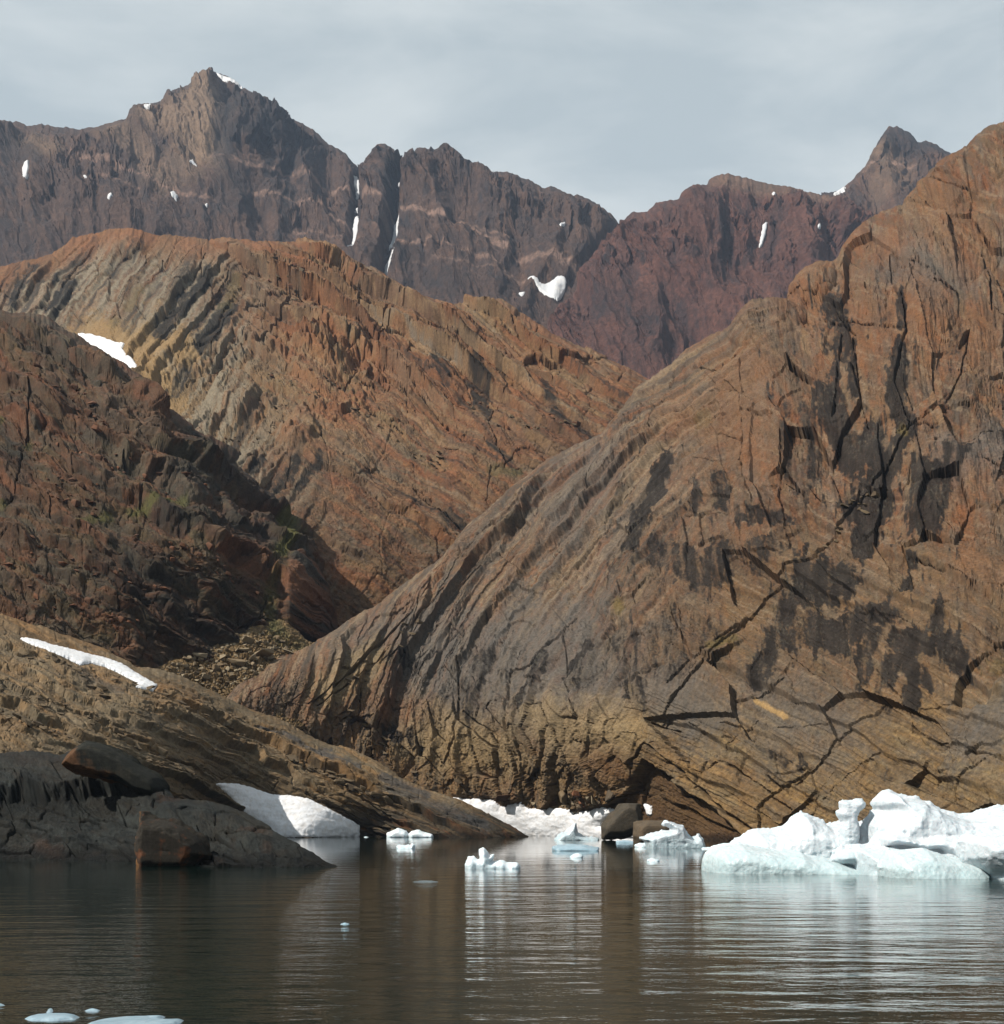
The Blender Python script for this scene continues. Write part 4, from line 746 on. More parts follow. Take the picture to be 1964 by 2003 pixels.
def color_front(U, V, h, d, I):
    n1 = fbm(U / 70, V / 50, 4, 441); n2 = fbm(U / 26, V / 20, 4, 442); fine = fbm(U / 6, V / 5, 3, 443); sb = fbm(I['s'] / 90, I['q'] / 6, 4, 444)
    c = np.broadcast_to(ROCKL(54, 57, 58), U.shape + (3,)).astype(F32).copy()
    c = lerp(c, ROCKL(78, 82, 82), np.clip(.3 + 1.4 * sb + .7 * n1, 0, .9))
    c = lerp(c, ROCKL(92, 72, 56), np.clip(1.6 * n2 - .15, 0, .6))
    ru = strokes(U, V, [(R6([(200, 1230), (300, 1290)]), 14, .8), (R6([(1430, 1260)]), 8, .9), (R6([(1280, 1165), (1430, 1165)]), 6, .9), (R6([(850, 985), (950, 990)]), 5, .9), (R6([(430, 760), (500, 770)]), 14, .8), (R6([(500, 780), (600, 800)]), 12, .8), (R6([(640, 880), (700, 910)]), 10, .7), (R6([(340, 830), (400, 820)]), 14, .6), (R6([(60, 760), (200, 780), (300, 810)]), 14, .6), (R6([(1100, 1335), (1180, 1335)]), 6, .7), (R6([(900, 1250), (960, 1260)]), 8, .5)], 1.5 * n2 + fine, .6)
    c = lerp(c, ROCKL(120, 82, 62), np.clip(.7 * ru * (1 + .6 * fine), 0, .9))
    c = lerp(c, ROCKL(86, 72, 62), .7 * strokes(U, V, [(R6([(40, 780), (240, 820), (420, 860)]), 26, .75)], n2, .6))
    c = lerp(c, ROCKL(40, 40, 36), I['cl'] * .75)
    c *= (1 + .25 * (I['i1'] - .5) + .4 * sb + .35 * fine)[..., None]
    c = patchy(c, U, V, I['s'], I['q'], 740, [ROCKL(58, 60, 60), ROCKL(86, 88, 86), ROCKL(46, 49, 50), ROCKL(80, 72, 62)], .7) * .5
    c = lerp(c, ROCKL(28, 28, 27), sstep(8, 0, (1681 + (U - 0) * .037) - V + 4 * n2) * .7)
    return c
top_f = [(-420, 1440), (-200, 1462), (-60, 1470), (0, 1474), (60, 1470), (120, 1476), (140, 1468), (165, 1457), (190, 1455), (215, 1462), (250, 1484), (280, 1504), (310, 1522), (324, 1536), (342, 1562), (404, 1569), (448, 1579), (489, 1596), (526, 1618), (562, 1640), (607, 1666), (647, 1690), (668, 1700)]
base_f = [(-420, 1720), (-60, 1720), (276, 1722), (520, 1722), (668, 1712)]
ctrl_f = [(-60, 1480, 158), (0, 1480, 158), (180, 1465, 152), (310, 1530, 142), (404, 1572, 133), (500, 1602, 124), (600, 1662, 113), (650, 1692, 110), (0, 1680, 130), (150, 1682, 127), (276, 1684, 121), (400, 1694, 111), (550, 1696, 108.5), (0, 1590, 139), (200, 1590, 136), (0, 1540, 146), (200, 1530, 144), (350, 1640, 121), (0, 1720, 126), (400, 1722, 107), (150, 1640, 131), (640, 1712, 107)]
rock_front = Surf('shore_rock_front', top_f, base_f, ctrl_f, 400, 200, 0.03, 8, relief_front, color_front, 1.2, 13, wet=True)

# ------------------------------------------------------------------ far mountains
def relief_far(amp, sd, ang, vert, gullies=()):
    def f(U, V, h):
        w1 = fbm(U / 70, V / 70, 3, sd + 1); w2 = fbm(U / 70 + 4, V / 70, 3, sd + 2); w3 = fbm(U / 12, V / 12, 2, sd + 3)
        Uw = U + 18 * w1 + 4 * w3; Vw = V + 18 * w2 + 4 * w3
        s, q = rot(Uw, Vw, ang); sv, qv = rot(Uw, Vw, vert)
        rough = .25 + .75 * sstep(-.25, .15, fbm(U / 130, V / 110, 3, sd + 12) + .0025 * (60 - h))
        d = 22 * fbm(U / 220, V / 260, 3, sd + 4) + 38 * ridged(sv / 330, qv / 150, 2, sd + 5) + 9 * ridged(sv / 110, qv / 50, 2, sd + 6)
        d += rough * (11 * blocks(sv, qv, 80, 30, sd + 9)[0] + 7 * blocks(sv, qv, 34, 14, sd + 13)[0] + 3.5 * blocks(sv, qv, 14, 7, sd + 14)[0])
        d += rough * (9 * ledges(s, q, 38, sd + 7, drop=.2, along=8)[0] + 4 * ledges(s, q, 13, sd + 8, drop=.25)[0]) + 1.2 * fbm(U / 7, V / 7, 2, sd + 10) + .8 * micro(U, V, sv, qv, sd + 15, rough)
        d = d * amp
        for pts, w, k in gullies: d -= k * sstep(w, 0, seg_dist(U + 5 * w3, V + 5 * w3, pts, w * 1.2))
        return d.astype(F32), dict(s=s, q=q, sv=sv, qv=qv, w3=w3)
    return f
bands_1 = [(R1(p), w * .525, k) for p, w, k in [
    ([(800, 440), (1000, 470), (1320, 560), (1480, 640), (1640, 680), (1900, 760)], 9, .8), ([(930, 560), (1150, 620), (1330, 690)], 8, .7), ([(1080, 700), (1340, 760)], 7, .5), ([(260, 440), (420, 490), (640, 560), (800, 600)], 9, .55), ([(330, 520), (520, 570)], 7, .5), ([(1500, 640), (1900, 730)], 7, .5), ([(1480, 740), (1700, 790), (1904, 850)], 8, .5), ([(0, 310), (80, 300)], 10, .5), ([(1540, 820), (1900, 870)], 6, .35)]]
bands_1 += [(R2(p), w * .525, k) for p, w, k in [([(0, 560), (160, 620), (310, 660)], 9, .6), ([(0, 640), (120, 690)], 7, .4), ([(200, 620), (300, 680)], 14, .4)]]
scree_1 = [(R1(p), w * .525, k) for p, w, k in [([(760, 240), (740, 320), (760, 400)], 75, .85), ([(640, 310), (700, 360)], 55, .7), ([(560, 300), (640, 330)], 40, .55), ([(420, 340), (520, 420), (600, 520)], 55, .4), ([(130, 380), (200, 420)], 40, .4), ([(560, 480), (700, 480)], 60, .35)]]
dark_1 = [(R1(p), w * .525, k) for p, w, k in [([(860, 220), (850, 330), (830, 420)], 40, .75), ([(900, 260), (1000, 330), (1100, 420)], 70, .6), ([(680, 180), (640, 190)], 30, .55), ([(60, 420), (100, 440)], 45, .5), ([(860, 500), (830, 600), (900, 620)], 40, .45), ([(1480, 470), (1450, 600)], 26, .75), ([(1340, 440), (1330, 640)], 14, .7), ([(1400, 400), (1440, 420)], 40, .5), ([(0, 700), (100, 750)], 60, .4), ([(1500, 800), (1600, 880), (1700, 920)], 50, .45), ([(1560, 390), (1640, 420)], 40, .35)]]  # dark rock, with the tallest peak's shaded right side put into the colour
def color_far(base, alt, dark, sd, bands=(), scr=(), drk=()):
    def f(U, V, h, d, I):
        n1 = fbm(U / 100, V / 80, 4, sd + 21); n2 = fbm(U / 30, V / 30, 4, sd + 22); sb = fbm(I['s'] / 110, I['q'] / 7, 4, sd + 23); vv = fbm(I['sv'] / 50, I['qv'] / 10, 4, sd + 24); fine = fbm(U / 6, V / 6, 3, sd + 25)
        c = np.broadcast_to(base, U.shape + (3,)).astype(F32).copy()
        c = lerp(c, alt, np.clip(.35 + 1.4 * n1 + .8 * n2, 0, .9))
        c = lerp(c, dark, np.clip(1.5 * vv + .5 * n2 - .02, 0, .8))
        c = patchy(c, U, V, I['sv'], I['qv'], sd + 60, [base, alt, dark * 1.25, alt * 1.15, base * .8], .9, ((70, 30, .4), (28, 12, .35), (11, 6, .25)))
        if scr: c = lerp(c, ROCKL(150, 120, 98), np.clip(1.2 * strokes(U, V, scr, n2 + fine, .7) * (1 + .5 * n2), 0, .9))
        if bands: c = lerp(c, ROCKL(160, 124, 110), np.clip(1.1 * strokes(U + 3 * I['w3'], V + 4 * I['w3'], [(a, b * .7, k) for a, b, k in bands], 1.6 * n2, .6) * (1 + fine), 0, .8))
        if drk: c = lerp(c, dark * .85, np.clip(strokes(U + 8 * I['w3'], V + 8 * I['w3'], drk, 1.2 * n2 + fine, .6) * (1 + .6 * vv), 0, .9))
        return c * (1 + .35 * sb + .35 * fine)[..., None]
    return f
top_1 = [(-420, 300), (-250, 262), (-80, 242), (0, 239), (37, 241), (53, 247), (89, 246), (116, 251), (152, 254), (181, 251), (210, 244), (239, 238), (257, 237), (263, 218), (270, 208), (294, 207), (318, 199), (323, 189), (341, 179), (362, 171), (381, 163), (399, 148), (415, 144), (428, 148), (446, 155), (473, 174), (504, 190), (517, 200), (541, 212), (559, 226), (572, 238), (593, 244), (614, 258), (643, 286), (672, 302), (688, 320), (704, 332), (712, 324), (721, 313), (725, 302), (738, 288), (746, 284), (754, 283), (769, 294), (776, 312), (783, 334), (788, 346), (794, 342), (799, 325), (804, 310), (817, 292), (832, 295), (838, 297), (843, 291), (848, 297), (869, 289), (888, 297), (898, 309), (930, 328), (961, 341), (998, 342), (1017, 350), (1043, 360), (1061, 371), (1077, 367), (1122, 386), (1129, 381), (1161, 400), (1195, 423), (1213, 441), (1260, 480), (1330, 540)]
ctrl_1 = [(-80, 250, 2500), (415, 150, 2650), (700, 330, 2450), (746, 290, 2420), (960, 345, 2350), (1213, 445, 2250), (0, 600, 1800), (415, 500, 1950), (700, 600, 1800), (960, 640, 1700), (1200, 700, 1650), (0, 850, 1500), (600, 850, 1500), (1200, 850, 1500), (740, 480, 2080), (790, 420, 2220), (330, 330, 2250), (560, 330, 2380), (480, 300, 2300), (110, 400, 2050), (690, 450, 2150)]
mountain_1 = Surf('mountain_left', top_1, [(-420, 760), (600, 760), (1000, 760), (1330, 800)], ctrl_1, 640, 235, 0.04, 14, relief_far(1.0, 500, 17, 78, [([(704, 325), (700, 380), (692, 450), (686, 510)], 16, 26), ([(788, 345), (778, 400), (772, 440), (760, 500), (742, 570)], 18, 34), ([(440, 190), (446, 260), (430, 310)], 26, 16), ([(590, 300), (540, 360)], 22, 12), ([(1213, 441), (1150, 520), (1100, 600)], 20, 16)]), color_far(ROCKL(104, 80, 74, .34), ROCKL(120, 88, 74, .36), ROCKL(54, 54, 62, .30), 500, bands_1, scree_1, dark_1), 2.6, 15, .08)
top_2 = [(1030, 700), (1072, 633), (1106, 589), (1132, 557), (1158, 505), (1190, 470), (1213, 442), (1221, 434), (1237, 417), (1266, 415), (1284, 397), (1306, 394), (1329, 393), (1334, 381), (1353, 368), (1384, 362), (1387, 352), (1421, 342), (1442, 346), (1489, 358), (1531, 367), (1584, 379), (1615, 386), (1647, 402), (1699, 426), (1760, 470), (1840, 540)]
ctrl_2 = [(1072, 640, 1750), (1221, 440, 2020), (1421, 350, 2080), (1600, 385, 2100), (1800, 520, 2050), (1300, 600, 1700), (1500, 600, 1680), (1250, 760, 1450), (1600, 760, 1450), (1200, 650, 1620), (1450, 450, 1880), (1300, 450, 1880)]
mountain_2 = Surf('mountain_middle', top_2, [(1030, 820), (1300, 820), (1840, 820)], ctrl_2, 420, 230, 0.05, 16, relief_far(1.0, 540, 20, 74), color_far(ROCKL(116, 74, 66, .38), ROCKL(124, 80, 68, .4), ROCKL(58, 52, 58, .34), 540, [], [(R2([(850, 300), (1000, 320), (1200, 370), (1350, 410)]), 22, .35)], [(R2([(860, 480), (870, 590)]), 16, .6), (R2([(460, 600), (440, 660)]), 6, .7), (R2([(580, 570), (575, 640)]), 6, .7), (R2([(1060, 400), (1020, 600)]), 10, .6), (R2([(750, 620)]), 14, .6), (R2([(960, 560), (940, 600)]), 10, .6), (R2([(400, 800), (700, 850), (560, 1000)]), 40, .35)]), 2.6, 17, .08)
top_3 = [(1560, 420), (1613, 381), (1634, 379), (1645, 374), (1652, 368), (1670, 352), (1682, 338), (1694, 326), (1702, 312), (1710, 300), (1720, 279), (1730, 262), (1739, 250), (1752, 251), (1768, 257), (1781, 262), (1788, 272), (1794, 281), (1802, 282), (1810, 279), (1831, 287), (1850, 298), (1865, 305), (1888, 326), (1960, 380)]
mountain_3 = Surf('mountain_right', top_3, [(1560, 560), (1960, 560)], [(1600, 390, 2600), (1739, 255, 2700), (1900, 340, 2650), (1600, 550, 2200), (1750, 450, 2350), (1900, 550, 2200), (1790, 330, 2560)], 230, 120, 0.05, 12, relief_far(.8, 580, 12, 80), color_far(ROCKL(100, 76, 70, .36), ROCKL(120, 84, 66, .4), ROCKL(54, 54, 60, .34), 580, [(R2([(1390, 270), (1560, 270)]), 5, .7)], [(R2([(1440, 240), (1520, 300), (1450, 350)]), 28, .35)], [(R2([(1480, 150), (1550, 160), (1590, 200)]), 26, .6), (R2([(1640, 180), (1700, 210)]), 16, .5)]), 2.2, 19, .08)

surfs = [hill_right, hill_middle, mountain_1, hill_left, slope_left, mountain_2, rock_front, scree_floor, mountain_3]
with ThreadPoolExecutor(4) as ex:
    list(ex.map(lambda s: s.compute(), surfs))
D_ = {}
mat_near = rock_mat('bedrock', 1.3, .55, .5)
mat_mid = rock_mat('bedrock_middle_hill', .7, .55, .5)
mat_dark = rock_mat('dark_bedrock', 2.6, .5, .45, .9, .1)
mat_far = rock_mat('mountain_rock', .18, .5, .5)
for sf, mt in ((mountain_1, mat_far), (mountain_2, mat_far), (mountain_3, mat_far), (hill_middle, mat_mid), (hill_left, mat_near), (hill_right, mat_near), (scree_floor, mat_near), (slope_left, mat_near), (rock_front, mat_dark)):
    D_[sf.name] = sf.make(mt)
# ------------------------------------------------------------------ water
def water_mat():
    m = bpy.data.materials.new('fjord_water'); m.use_nodes = True
    t = m.node_tree; b = t.nodes['Principled BSDF']
    b.inputs['Base Color'].default_value = (0.004, 0.010, 0.008, 1)
    b.inputs['Roughness'].default_value = 0.03; b.inputs['IOR'].default_value = 1.34
    b.inputs['Specular IOR Level'].default_value = 0.5
    tcn = N(t, 'ShaderNodeTexCoord')
    def wav(scale, sx, rotz, det):
        mp = N(t, 'ShaderNodeMapping'); mp.inputs['Scale'].default_value = (sx * scale, scale, scale); mp.inputs['Rotation'].default_value = (0, 0, rotz)
        n = N(t, 'ShaderNodeTexNoise'); n.inputs['Scale'].default_value = 1; n.inputs['Detail'].default_value = det; n.inputs['Roughness'].default_value = .5
        t.links.new(tcn.outputs['Object'], mp.inputs[0]); t.links.new(mp.outputs[0], n.inputs['Vector']); return n
    a = wav(1.25, .42, .12, 5); c = wav(.35, .4, -.2, 2); e = wav(.03, .6, .3, 2); g = wav(3.2, .8, .5, 3)
    s1 = N(t, 'ShaderNodeMath', operation='MULTIPLY'); s1.inputs[1].default_value = WAVE_A
    s2 = N(t, 'ShaderNodeMath', operation='MULTIPLY_ADD'); s2.inputs[1].default_value = WAVE_B
    mr = N(t, 'ShaderNodeMapRange'); mr.inputs[1].default_value = .35; mr.inputs[2].default_value = .65; mr.inputs[3].default_value = .55; mr.inputs[4].default_value = 1.15
    mu = N(t, 'ShaderNodeMath', operation='MULTIPLY')
    t.links.new(a.outputs[0], s1.inputs[0]); t.links.new(c.outputs[0], s2.inputs[0]); t.links.new(s1.outputs[0], s2.inputs[2])
    s3 = N(t, 'ShaderNodeMath', operation='MULTIPLY_ADD'); s3.inputs[1].default_value = .010
    t.links.new(g.outputs[0], s3.inputs[0]); t.links.new(s2.outputs[0], s3.inputs[2])
    t.links.new(e.outputs[0], mr.inputs[0]); t.links.new(s3.outputs[0], mu.inputs[0]); t.links.new(mr.outputs[0], mu.inputs[1])
    sx = N(t, 'ShaderNodeSeparateXYZ'); cv = N(t, 'ShaderNodeMapRange'); cv.inputs[1].default_value = 35; cv.inputs[2].default_value = 110; cv.inputs[3].default_value = 1.35; cv.inputs[4].default_value = .22
    mv = N(t, 'ShaderNodeMath', operation='MULTIPLY')     # the sheltered cove is calmer than the open water
    t.links.new(tcn.outputs['Object'], sx.inputs[0]); t.links.new(sx.outputs[1], cv.inputs[0]); t.links.new(mu.outputs[0], mv.inputs[0]); t.links.new(cv.outputs[0], mv.inputs[1])
    bp = N(t, 'ShaderNodeBump'); bp.inputs['Strength'].default_value = 1.0; bp.inputs['Distance'].default_value = 1.0
    t.links.new(mv.outputs[0], bp.inputs['Height']); t.links.new(bp.outputs[0], b.inputs['Normal'])
    return m
WAVE_A, WAVE_B = 0.050, 0.11
me = bpy.data.meshes.new('water')
xs = np.linspace(-3500, 3500, 29); ys = np.linspace(-1500, 5500, 29)
X, Y = np.meshgrid(xs, ys)
me = grid_mesh('water', np.stack([X, Y, 0 * X], -1)[::-1])
o = bpy.data.objects.new('water', me); me.materials.append(water_mat()); COL.objects.link(o); o['kind'] = 'structure'

# ------------------------------------------------------------------ snow patches
snow_near = snow_mat('snow', .9, .2); snow_far = snow_mat('mountain_snow', .06, .12, .72)
def patch_mesh(name, host, poly, step, thick, lift, seed, edge=1.2, far=False):
    if not hasattr(host, 'PS'):
        host.PS = host.P0 + host.n * (boxblur(boxblur(host.disp, host.blur), host.blur) * host.D / FPX)[..., None]
    p = np.array(poly); x0, y0 = p.min(0) - 3; x1, y1 = p.max(0) + 3
    us = np.arange(x0, x1 + step, step); vs = np.arange(y0, y1 + step, step)
    U, V = np.meshgrid(us, vs)
    k = edge
    sd = poly_sd(U + k * 1.6 * perlin(U / 7, V / 7, seed) + k * perlin(U / 2.6, V / 2.6, seed + 4), V + k * 1.6 * perlin(U / 7, V / 7, seed + 1) + k * perlin(U / 2.6, V / 2.6, seed + 5), poly)
    if far: sd = sd - .5
    off = np.where(sd > 0, lift + thick * (1 - np.exp(-sd / (thick * 1.1 + .1))), lift + sd * 3.5)
    off = off + np.where(sd > 0, .22 * thick * fbm(U / 30, V / 14, 4, seed + 2) * np.clip(sd / 6, 0, 1), 0)
    P = host.at(U, V, 'PS') + host.at(U, V, 'n') * (off * host.at(U, V, 'D') / FPX)[..., None]
    keep = sd > -2.2
    idx = np.arange(U.size).reshape(U.shape)
    q = np.stack([idx[:-1, :-1], idx[1:, :-1], idx[1:, 1:], idx[:-1, 1:]], -1).reshape(-1, 4)
    q = q[keep.ravel()[q].all(1)]
    used = np.unique(q); re = np.full(U.size, -1); re[used] = np.arange(len(used))
    pts = P.reshape(-1, 3)[used]; org = pts.mean(0)
    me = bpy.data.meshes.new(name); fill_mesh(me, pts - org, re[q])
    return me, org
def snow(host, poly, label, group=None, step=1.6, thick=2.0, lift=2.0, far=False, seed=[700], edge=1.0, name='snow_patch'):
    seed[0] += 7
    me, org = patch_mesh(name, host, poly, step, thick, lift, seed[0], edge, far)
    o = bpy.data.objects.new(name, me); me.materials.append(snow_far if far else snow_near); COL.objects.link(o); o.location = org
    return tag(o, label, 'snow patch', group)
FG = 'snow patches on the far mountains'
def fs(host, W, pts, label, **k):
    a = dict(step=1.0, thick=.6, lift=3.4, far=True, edge=.8); a.update(k)
    snow(host, W(pts), label, FG, **a)
for sf in surfs: sf.blur = 9
slope_left.blur = hill_right.blur = 4
for sf in (mountain_1, mountain_2, mountain_3): sf.blur = 2
m1, m2, m3 = mountain_1, mountain_2, mountain_3
fs(m1, R1, [(800, 98), (822, 104), (850, 118), (885, 138), (903, 156), (898, 164), (872, 150), (842, 132), (818, 116)], 'long slanting snow patch just under the summit of the tallest peak', lift=4)
fs(m1, R1, [(543, 270), (556, 259), (572, 260), (580, 270), (562, 278)], 'small snow patch on the left shoulder of the tallest peak')
fs(m1, R1, [(716, 476), (728, 453), (735, 466), (740, 476), (728, 472)], 'small triangular snow patch at the foot of the pale scree under the tallest peak')
fs(m1, R1, [(106, 505), (118, 480), (130, 476), (131, 500), (124, 530), (112, 540)], 'upright snow patch on the dark far slope nearest the left picture edge')
fs(m1, R1, [(402, 628), (416, 620), (424, 632), (412, 642)], 'small snow patch low on the far slope above the left end of the brown ridge')
fs(m1, R1, [(638, 576), (652, 570), (666, 578), (660, 592), (646, 590)], 'small ragged snow patch halfway down the far slope under the tallest peak')
fs(m1, R1, [(1319, 487), (1334, 484), (1342, 510), (1336, 534), (1333, 550), (1326, 548), (1328, 525), (1320, 505)], 'upper snow strip in the gully left of the forked tooth peak')
fs(m1, R1, [(1322, 618), (1334, 622), (1336, 660), (1332, 700), (1318, 745), (1302, 777), (1296, 770), (1308, 735), (1316, 700), (1316, 650)], 'long lower snow strip in the gully left of the forked tooth peak')
fs(m1, R1, [(1468, 646), (1490, 641), (1492, 665), (1480, 705), (1462, 736), (1450, 746), (1452, 722), (1462, 690)], 'upper snow strip in the gully below the notch right of the tooth peak')
fs(m1, R1, [(1437, 806), (1452, 796), (1478, 776), (1472, 798), (1458, 825), (1442, 847), (1432, 838)], 'lower snow strip in the gully below the notch, reaching to the brown ridge')
fs(m1, R1, [(1776, 448), (1800, 448), (1840, 460), (1832, 468), (1796, 460)], 'thin snow strip on the crest right of the split peak')
fs(m1, R1, [(1490, 535), (1500, 528), (1500, 542)], 'tiny snow fleck on the wall right of the notch', step=.8)
fs(m1, R1, [(1324, 592), (1334, 590), (1332, 602)], 'tiny snow fleck between the two snow strips of the left gully', step=.8)
fs(m1, R1, [(316, 534), (324, 532), (330, 544), (322, 542)], 'thin snow fleck on the far slope between two small snow patches at left', step=.8)
fs(m1, R1, [(764, 630), (774, 628), (772, 638)], 'tiny snow fleck low on the far slope just above the brown ridge', step=.8)
fs(m1, R2, [(126, 690), (150, 702), (178, 718), (205, 712), (235, 704), (258, 712), (268, 722), (260, 745), (236, 768), (212, 758), (180, 738), (148, 716)], 'largest far snow patch, lying where the red mountain meets the brown ridge', lift=2.6, thick=.6)
fs(m1, R2, [(238, 508), (246, 500), (260, 497), (256, 508), (244, 517)], 'small snow patch below the sky notch between the two far mountains')
fs(m1, R2, [(94, 746), (106, 743), (118, 748), (104, 752)], 'small flat snow patch left of the largest far snow patch', step=.8)
fs(m2, R2, [(1003, 468), (1016, 463), (1012, 500), (1000, 538), (992, 540), (997, 505)], 'upright snow strip in a gully of the red far mountain')
fs(m2, R2, [(1033, 364), (1040, 361), (1043, 372), (1036, 377)], 'tiny snow patch near the top of the red far mountain', step=.8)
fs(m2, R2, [(1177, 527), (1184, 523), (1188, 536), (1179, 538)], 'tiny snow patch on the right flank of the red far mountain', step=.8)
fs(m3, R2, [(1272, 356), (1288, 343), (1306, 327), (1317, 321), (1312, 335), (1290, 354), (1278, 362)], 'slanting snow strip at the left foot of the pointed far peak', lift=4)
snow(hill_middle, R3([(375, 258), (440, 263), (500, 286), (560, 318), (604, 328), (588, 348), (612, 375), (640, 402), (676, 455), (640, 470), (560, 400), (450, 330), (380, 290)]), 'white snow patch in the hollow behind the crest of the dark left hill', 'snow patches on the near hills', lift=3, thick=4)
snow(slope_left, SNOW_TONGUE, 'long curved snow tongue lying along the top of the left shore slope', 'snow patches on the near hills', lift=2.2, thick=4, step=1.4, edge=.6)
snow(slope_left, SNOW_BANK, 'broad snow bank at the waterline between the dark whaleback rock and the slope', 'snow banks on the shore', lift=2.5, thick=9, step=1.5, edge=.9, name='snow_bank')
snow(hill_right, SNOW_SHORE, 'wide snow bank along the far shore at the foot of the right hill', 'snow banks on the shore', lift=3, thick=9, step=1.6, edge=1.4, name='snow_bank')
snow(hill_right, R7([(1526, 898), (1575, 898), (1582, 940), (1560, 945), (1545, 920)]), 'small snow remnant right behind the grey shore boulder', 'snow banks on the shore', lift=6, thick=6, name='snow_bank')

# ------------------------------------------------------------------ solid shapes grown from rounded lobes (ice, big boulders)
def surface_nets(Fv, org, h):
    ins = Fv > 0
    n = np.array(Fv.shape) - 1
    cnt = np.zeros(n, np.int8)
    C = [(i, j, k) for i in (0, 1) for j in (0, 1) for k in (0, 1)]
    sl = lambda A, c: A[c[0]:c[0] + n[0], c[1]:c[1] + n[1], c[2]:c[2] + n[2]]
    for c in C: cnt += sl(ins, c)
    mix = (cnt > 0) & (cnt < 8)
    ci = np.argwhere(mix); vid = np.full(n, -1, np.int64); vid[mix] = np.arange(len(ci))
    acc = np.zeros((len(ci), 3)); num = np.zeros(len(ci))
    for a in C:
        for ax in range(3):
            if a[ax] == 0:
                b = list(a); b[ax] = 1
                fa = Fv[ci[:, 0] + a[0], ci[:, 1] + a[1], ci[:, 2] + a[2]]; fb = Fv[ci[:, 0] + b[0], ci[:, 1] + b[1], ci[:, 2] + b[2]]
                cr = (fa > 0) != (fb > 0)
                t = np.where(cr, fa / np.where(cr, fa - fb, 1), 0)
                p = np.tile(np.array(a, float), (len(ci), 1)); p[:, ax] += t
                acc[cr] += p[cr]; num[cr] += 1
    P = (ci + acc / num[:, None]) * h + org
    quads = []
    for ax in range(3):
        o1, o2 = [(1, 2), (2, 0), (0, 1)][ax]
        A = np.take(ins, range(0, Fv.shape[ax] - 1), ax); B = np.take(ins, range(1, Fv.shape[ax]), ax)
        e = np.argwhere(A != B)
        ok = (e[:, o1] > 0) & (e[:, o2] > 0) & (e[:, o1] < n[o1]) & (e[:, o2] < n[o2])
        e = e[ok]; f = A[e[:, 0], e[:, 1], e[:, 2]]
        def v(d1, d2):
            g = e.copy(); g[:, o1] -= d1; g[:, o2] -= d2; return vid[g[:, 0], g[:, 1], g[:, 2]]
        q = np.stack([v(1, 1), v(0, 1), v(0, 0), v(1, 0)], -1)
        quads.append(np.where(f[:, None], q, q[:, ::-1]))
    return P, np.concatenate(quads)
def noise3(X, Y, Z, s, o, seed, fn=fbm):
    return (fn(X / s, Z / s, o, seed) + fn(Y / s + 3, Z / s, o, seed + 40) + fn(X / s, Y / s + 7, o, seed + 80)) / 1.9
def lobes_mesh(name, lobes, h, noise, seed, zmin=-1.0, blend=.3):
    """lobes: (outline in photograph pixels, distance, half depth in m, edge rounding in m[, distance change per pixel])"""
    L = []
    for l in lobes:
        p = np.array(l[0], float); D = l[1]
        L.append((np.stack([(p[:, 0] - W0 / 2) / FPX * D, CAMH - (p[:, 1] - HOR) / FPX * D], -1), D, l[2], l[3], l[4] if len(l) > 4 else 0.0))
    xs = np.concatenate([q[0][:, 0] for q in L]); zs = np.concatenate([q[0][:, 1] for q in L])
    x0, x1 = xs.min() - .4, xs.max() + .4; z1 = zs.max() + .4
    y0 = min(q[1] - q[2] - abs(q[4]) * (x1 - x0) for q in L) - .3; y1 = max(q[1] + q[2] + abs(q[4]) * (x1 - x0) for q in L) + .3
    gx = np.arange(x0, x1, h, dtype=F32); gy = np.arange(y0, y1, h, dtype=F32); gz = np.arange(zmin, z1, h, dtype=F32)
    X2, Z2 = np.meshgrid(gx, gz, indexing='ij')
    Fv = np.full((len(gx), len(gy), len(gz)), -1e3, F32)
    for p, D, hd, R, sl in L:
        sd = poly_sd(X2, Z2, p).astype(F32)
        T = hd * np.sqrt(np.clip(1 - (1 - np.clip(sd / R, 0, 1)) ** 2, 0, 1))
        yc = D + sl * (X2 - p[:, 0].mean())
        f = np.where((sd > 0)[:, None, :], np.minimum(T[:, None, :] - np.abs(gy[None, :, None] - yc[:, None, :]), 6 * sd[:, None, :]), sd[:, None, :] - np.abs(gy[None, :, None] - yc[:, None, :]))
        hh = np.clip(.5 + .5 * (Fv - f) / blend, 0, 1); Fv = np.where(Fv < -50, f, f + (Fv - f) * hh + blend * hh * (1 - hh))
    X, Y, Z = np.meshgrid(gx, gy, gz, indexing='ij')
    near = np.abs(Fv) < max(n[0] for n in noise) * 3 + h * 2
    for amp, s, o, fn in noise:
        Fv[near] += amp * noise3(X[near], Y[near], Z[near], s, o, seed, fn)
    Fv[0] = Fv[-1] = -1; Fv[:, 0] = Fv[:, -1] = -1; Fv[:, :, 0] = Fv[:, :, -1] = -1
    P, q = surface_nets(Fv, np.array([x0, y0, zmin]), h)
    org = np.array([P[:, 0].mean(), P[:, 1].mean(), 0.0])
    me = bpy.data.meshes.new(name); fill_mesh(me, P - org, q)
    return me, org
ice_white = ice_mat('glacier_ice', .5, (.34, .42, .45), (.45, .49, .52))
ice_small = ice_mat('small_ice', 1.2, (.42, .52, .56), (.60, .65, .68), -.2, .8)
ice_blue = ice_mat('clear_blue_ice', 1.5, (.18, .27, .32), (.30, .40, .46), -.3, 1.2)
ice_dark = ice_mat('clear_dark_ice', 1.5, (.05, .07, .08), (.13, .16, .17), -.3, .6)
def lobe_thing(name, lobes, h, noise, seed, mat, label, cat, group=None, zmin=-.6, blend=.3):
    me, org = lobes_mesh(name, lobes, h, noise, seed, zmin, blend)
    me.materials.append(mat)
    o = bpy.data.objects.new(name, me); COL.objects.link(o); o.location = org
    return tag(o, label, cat, group)
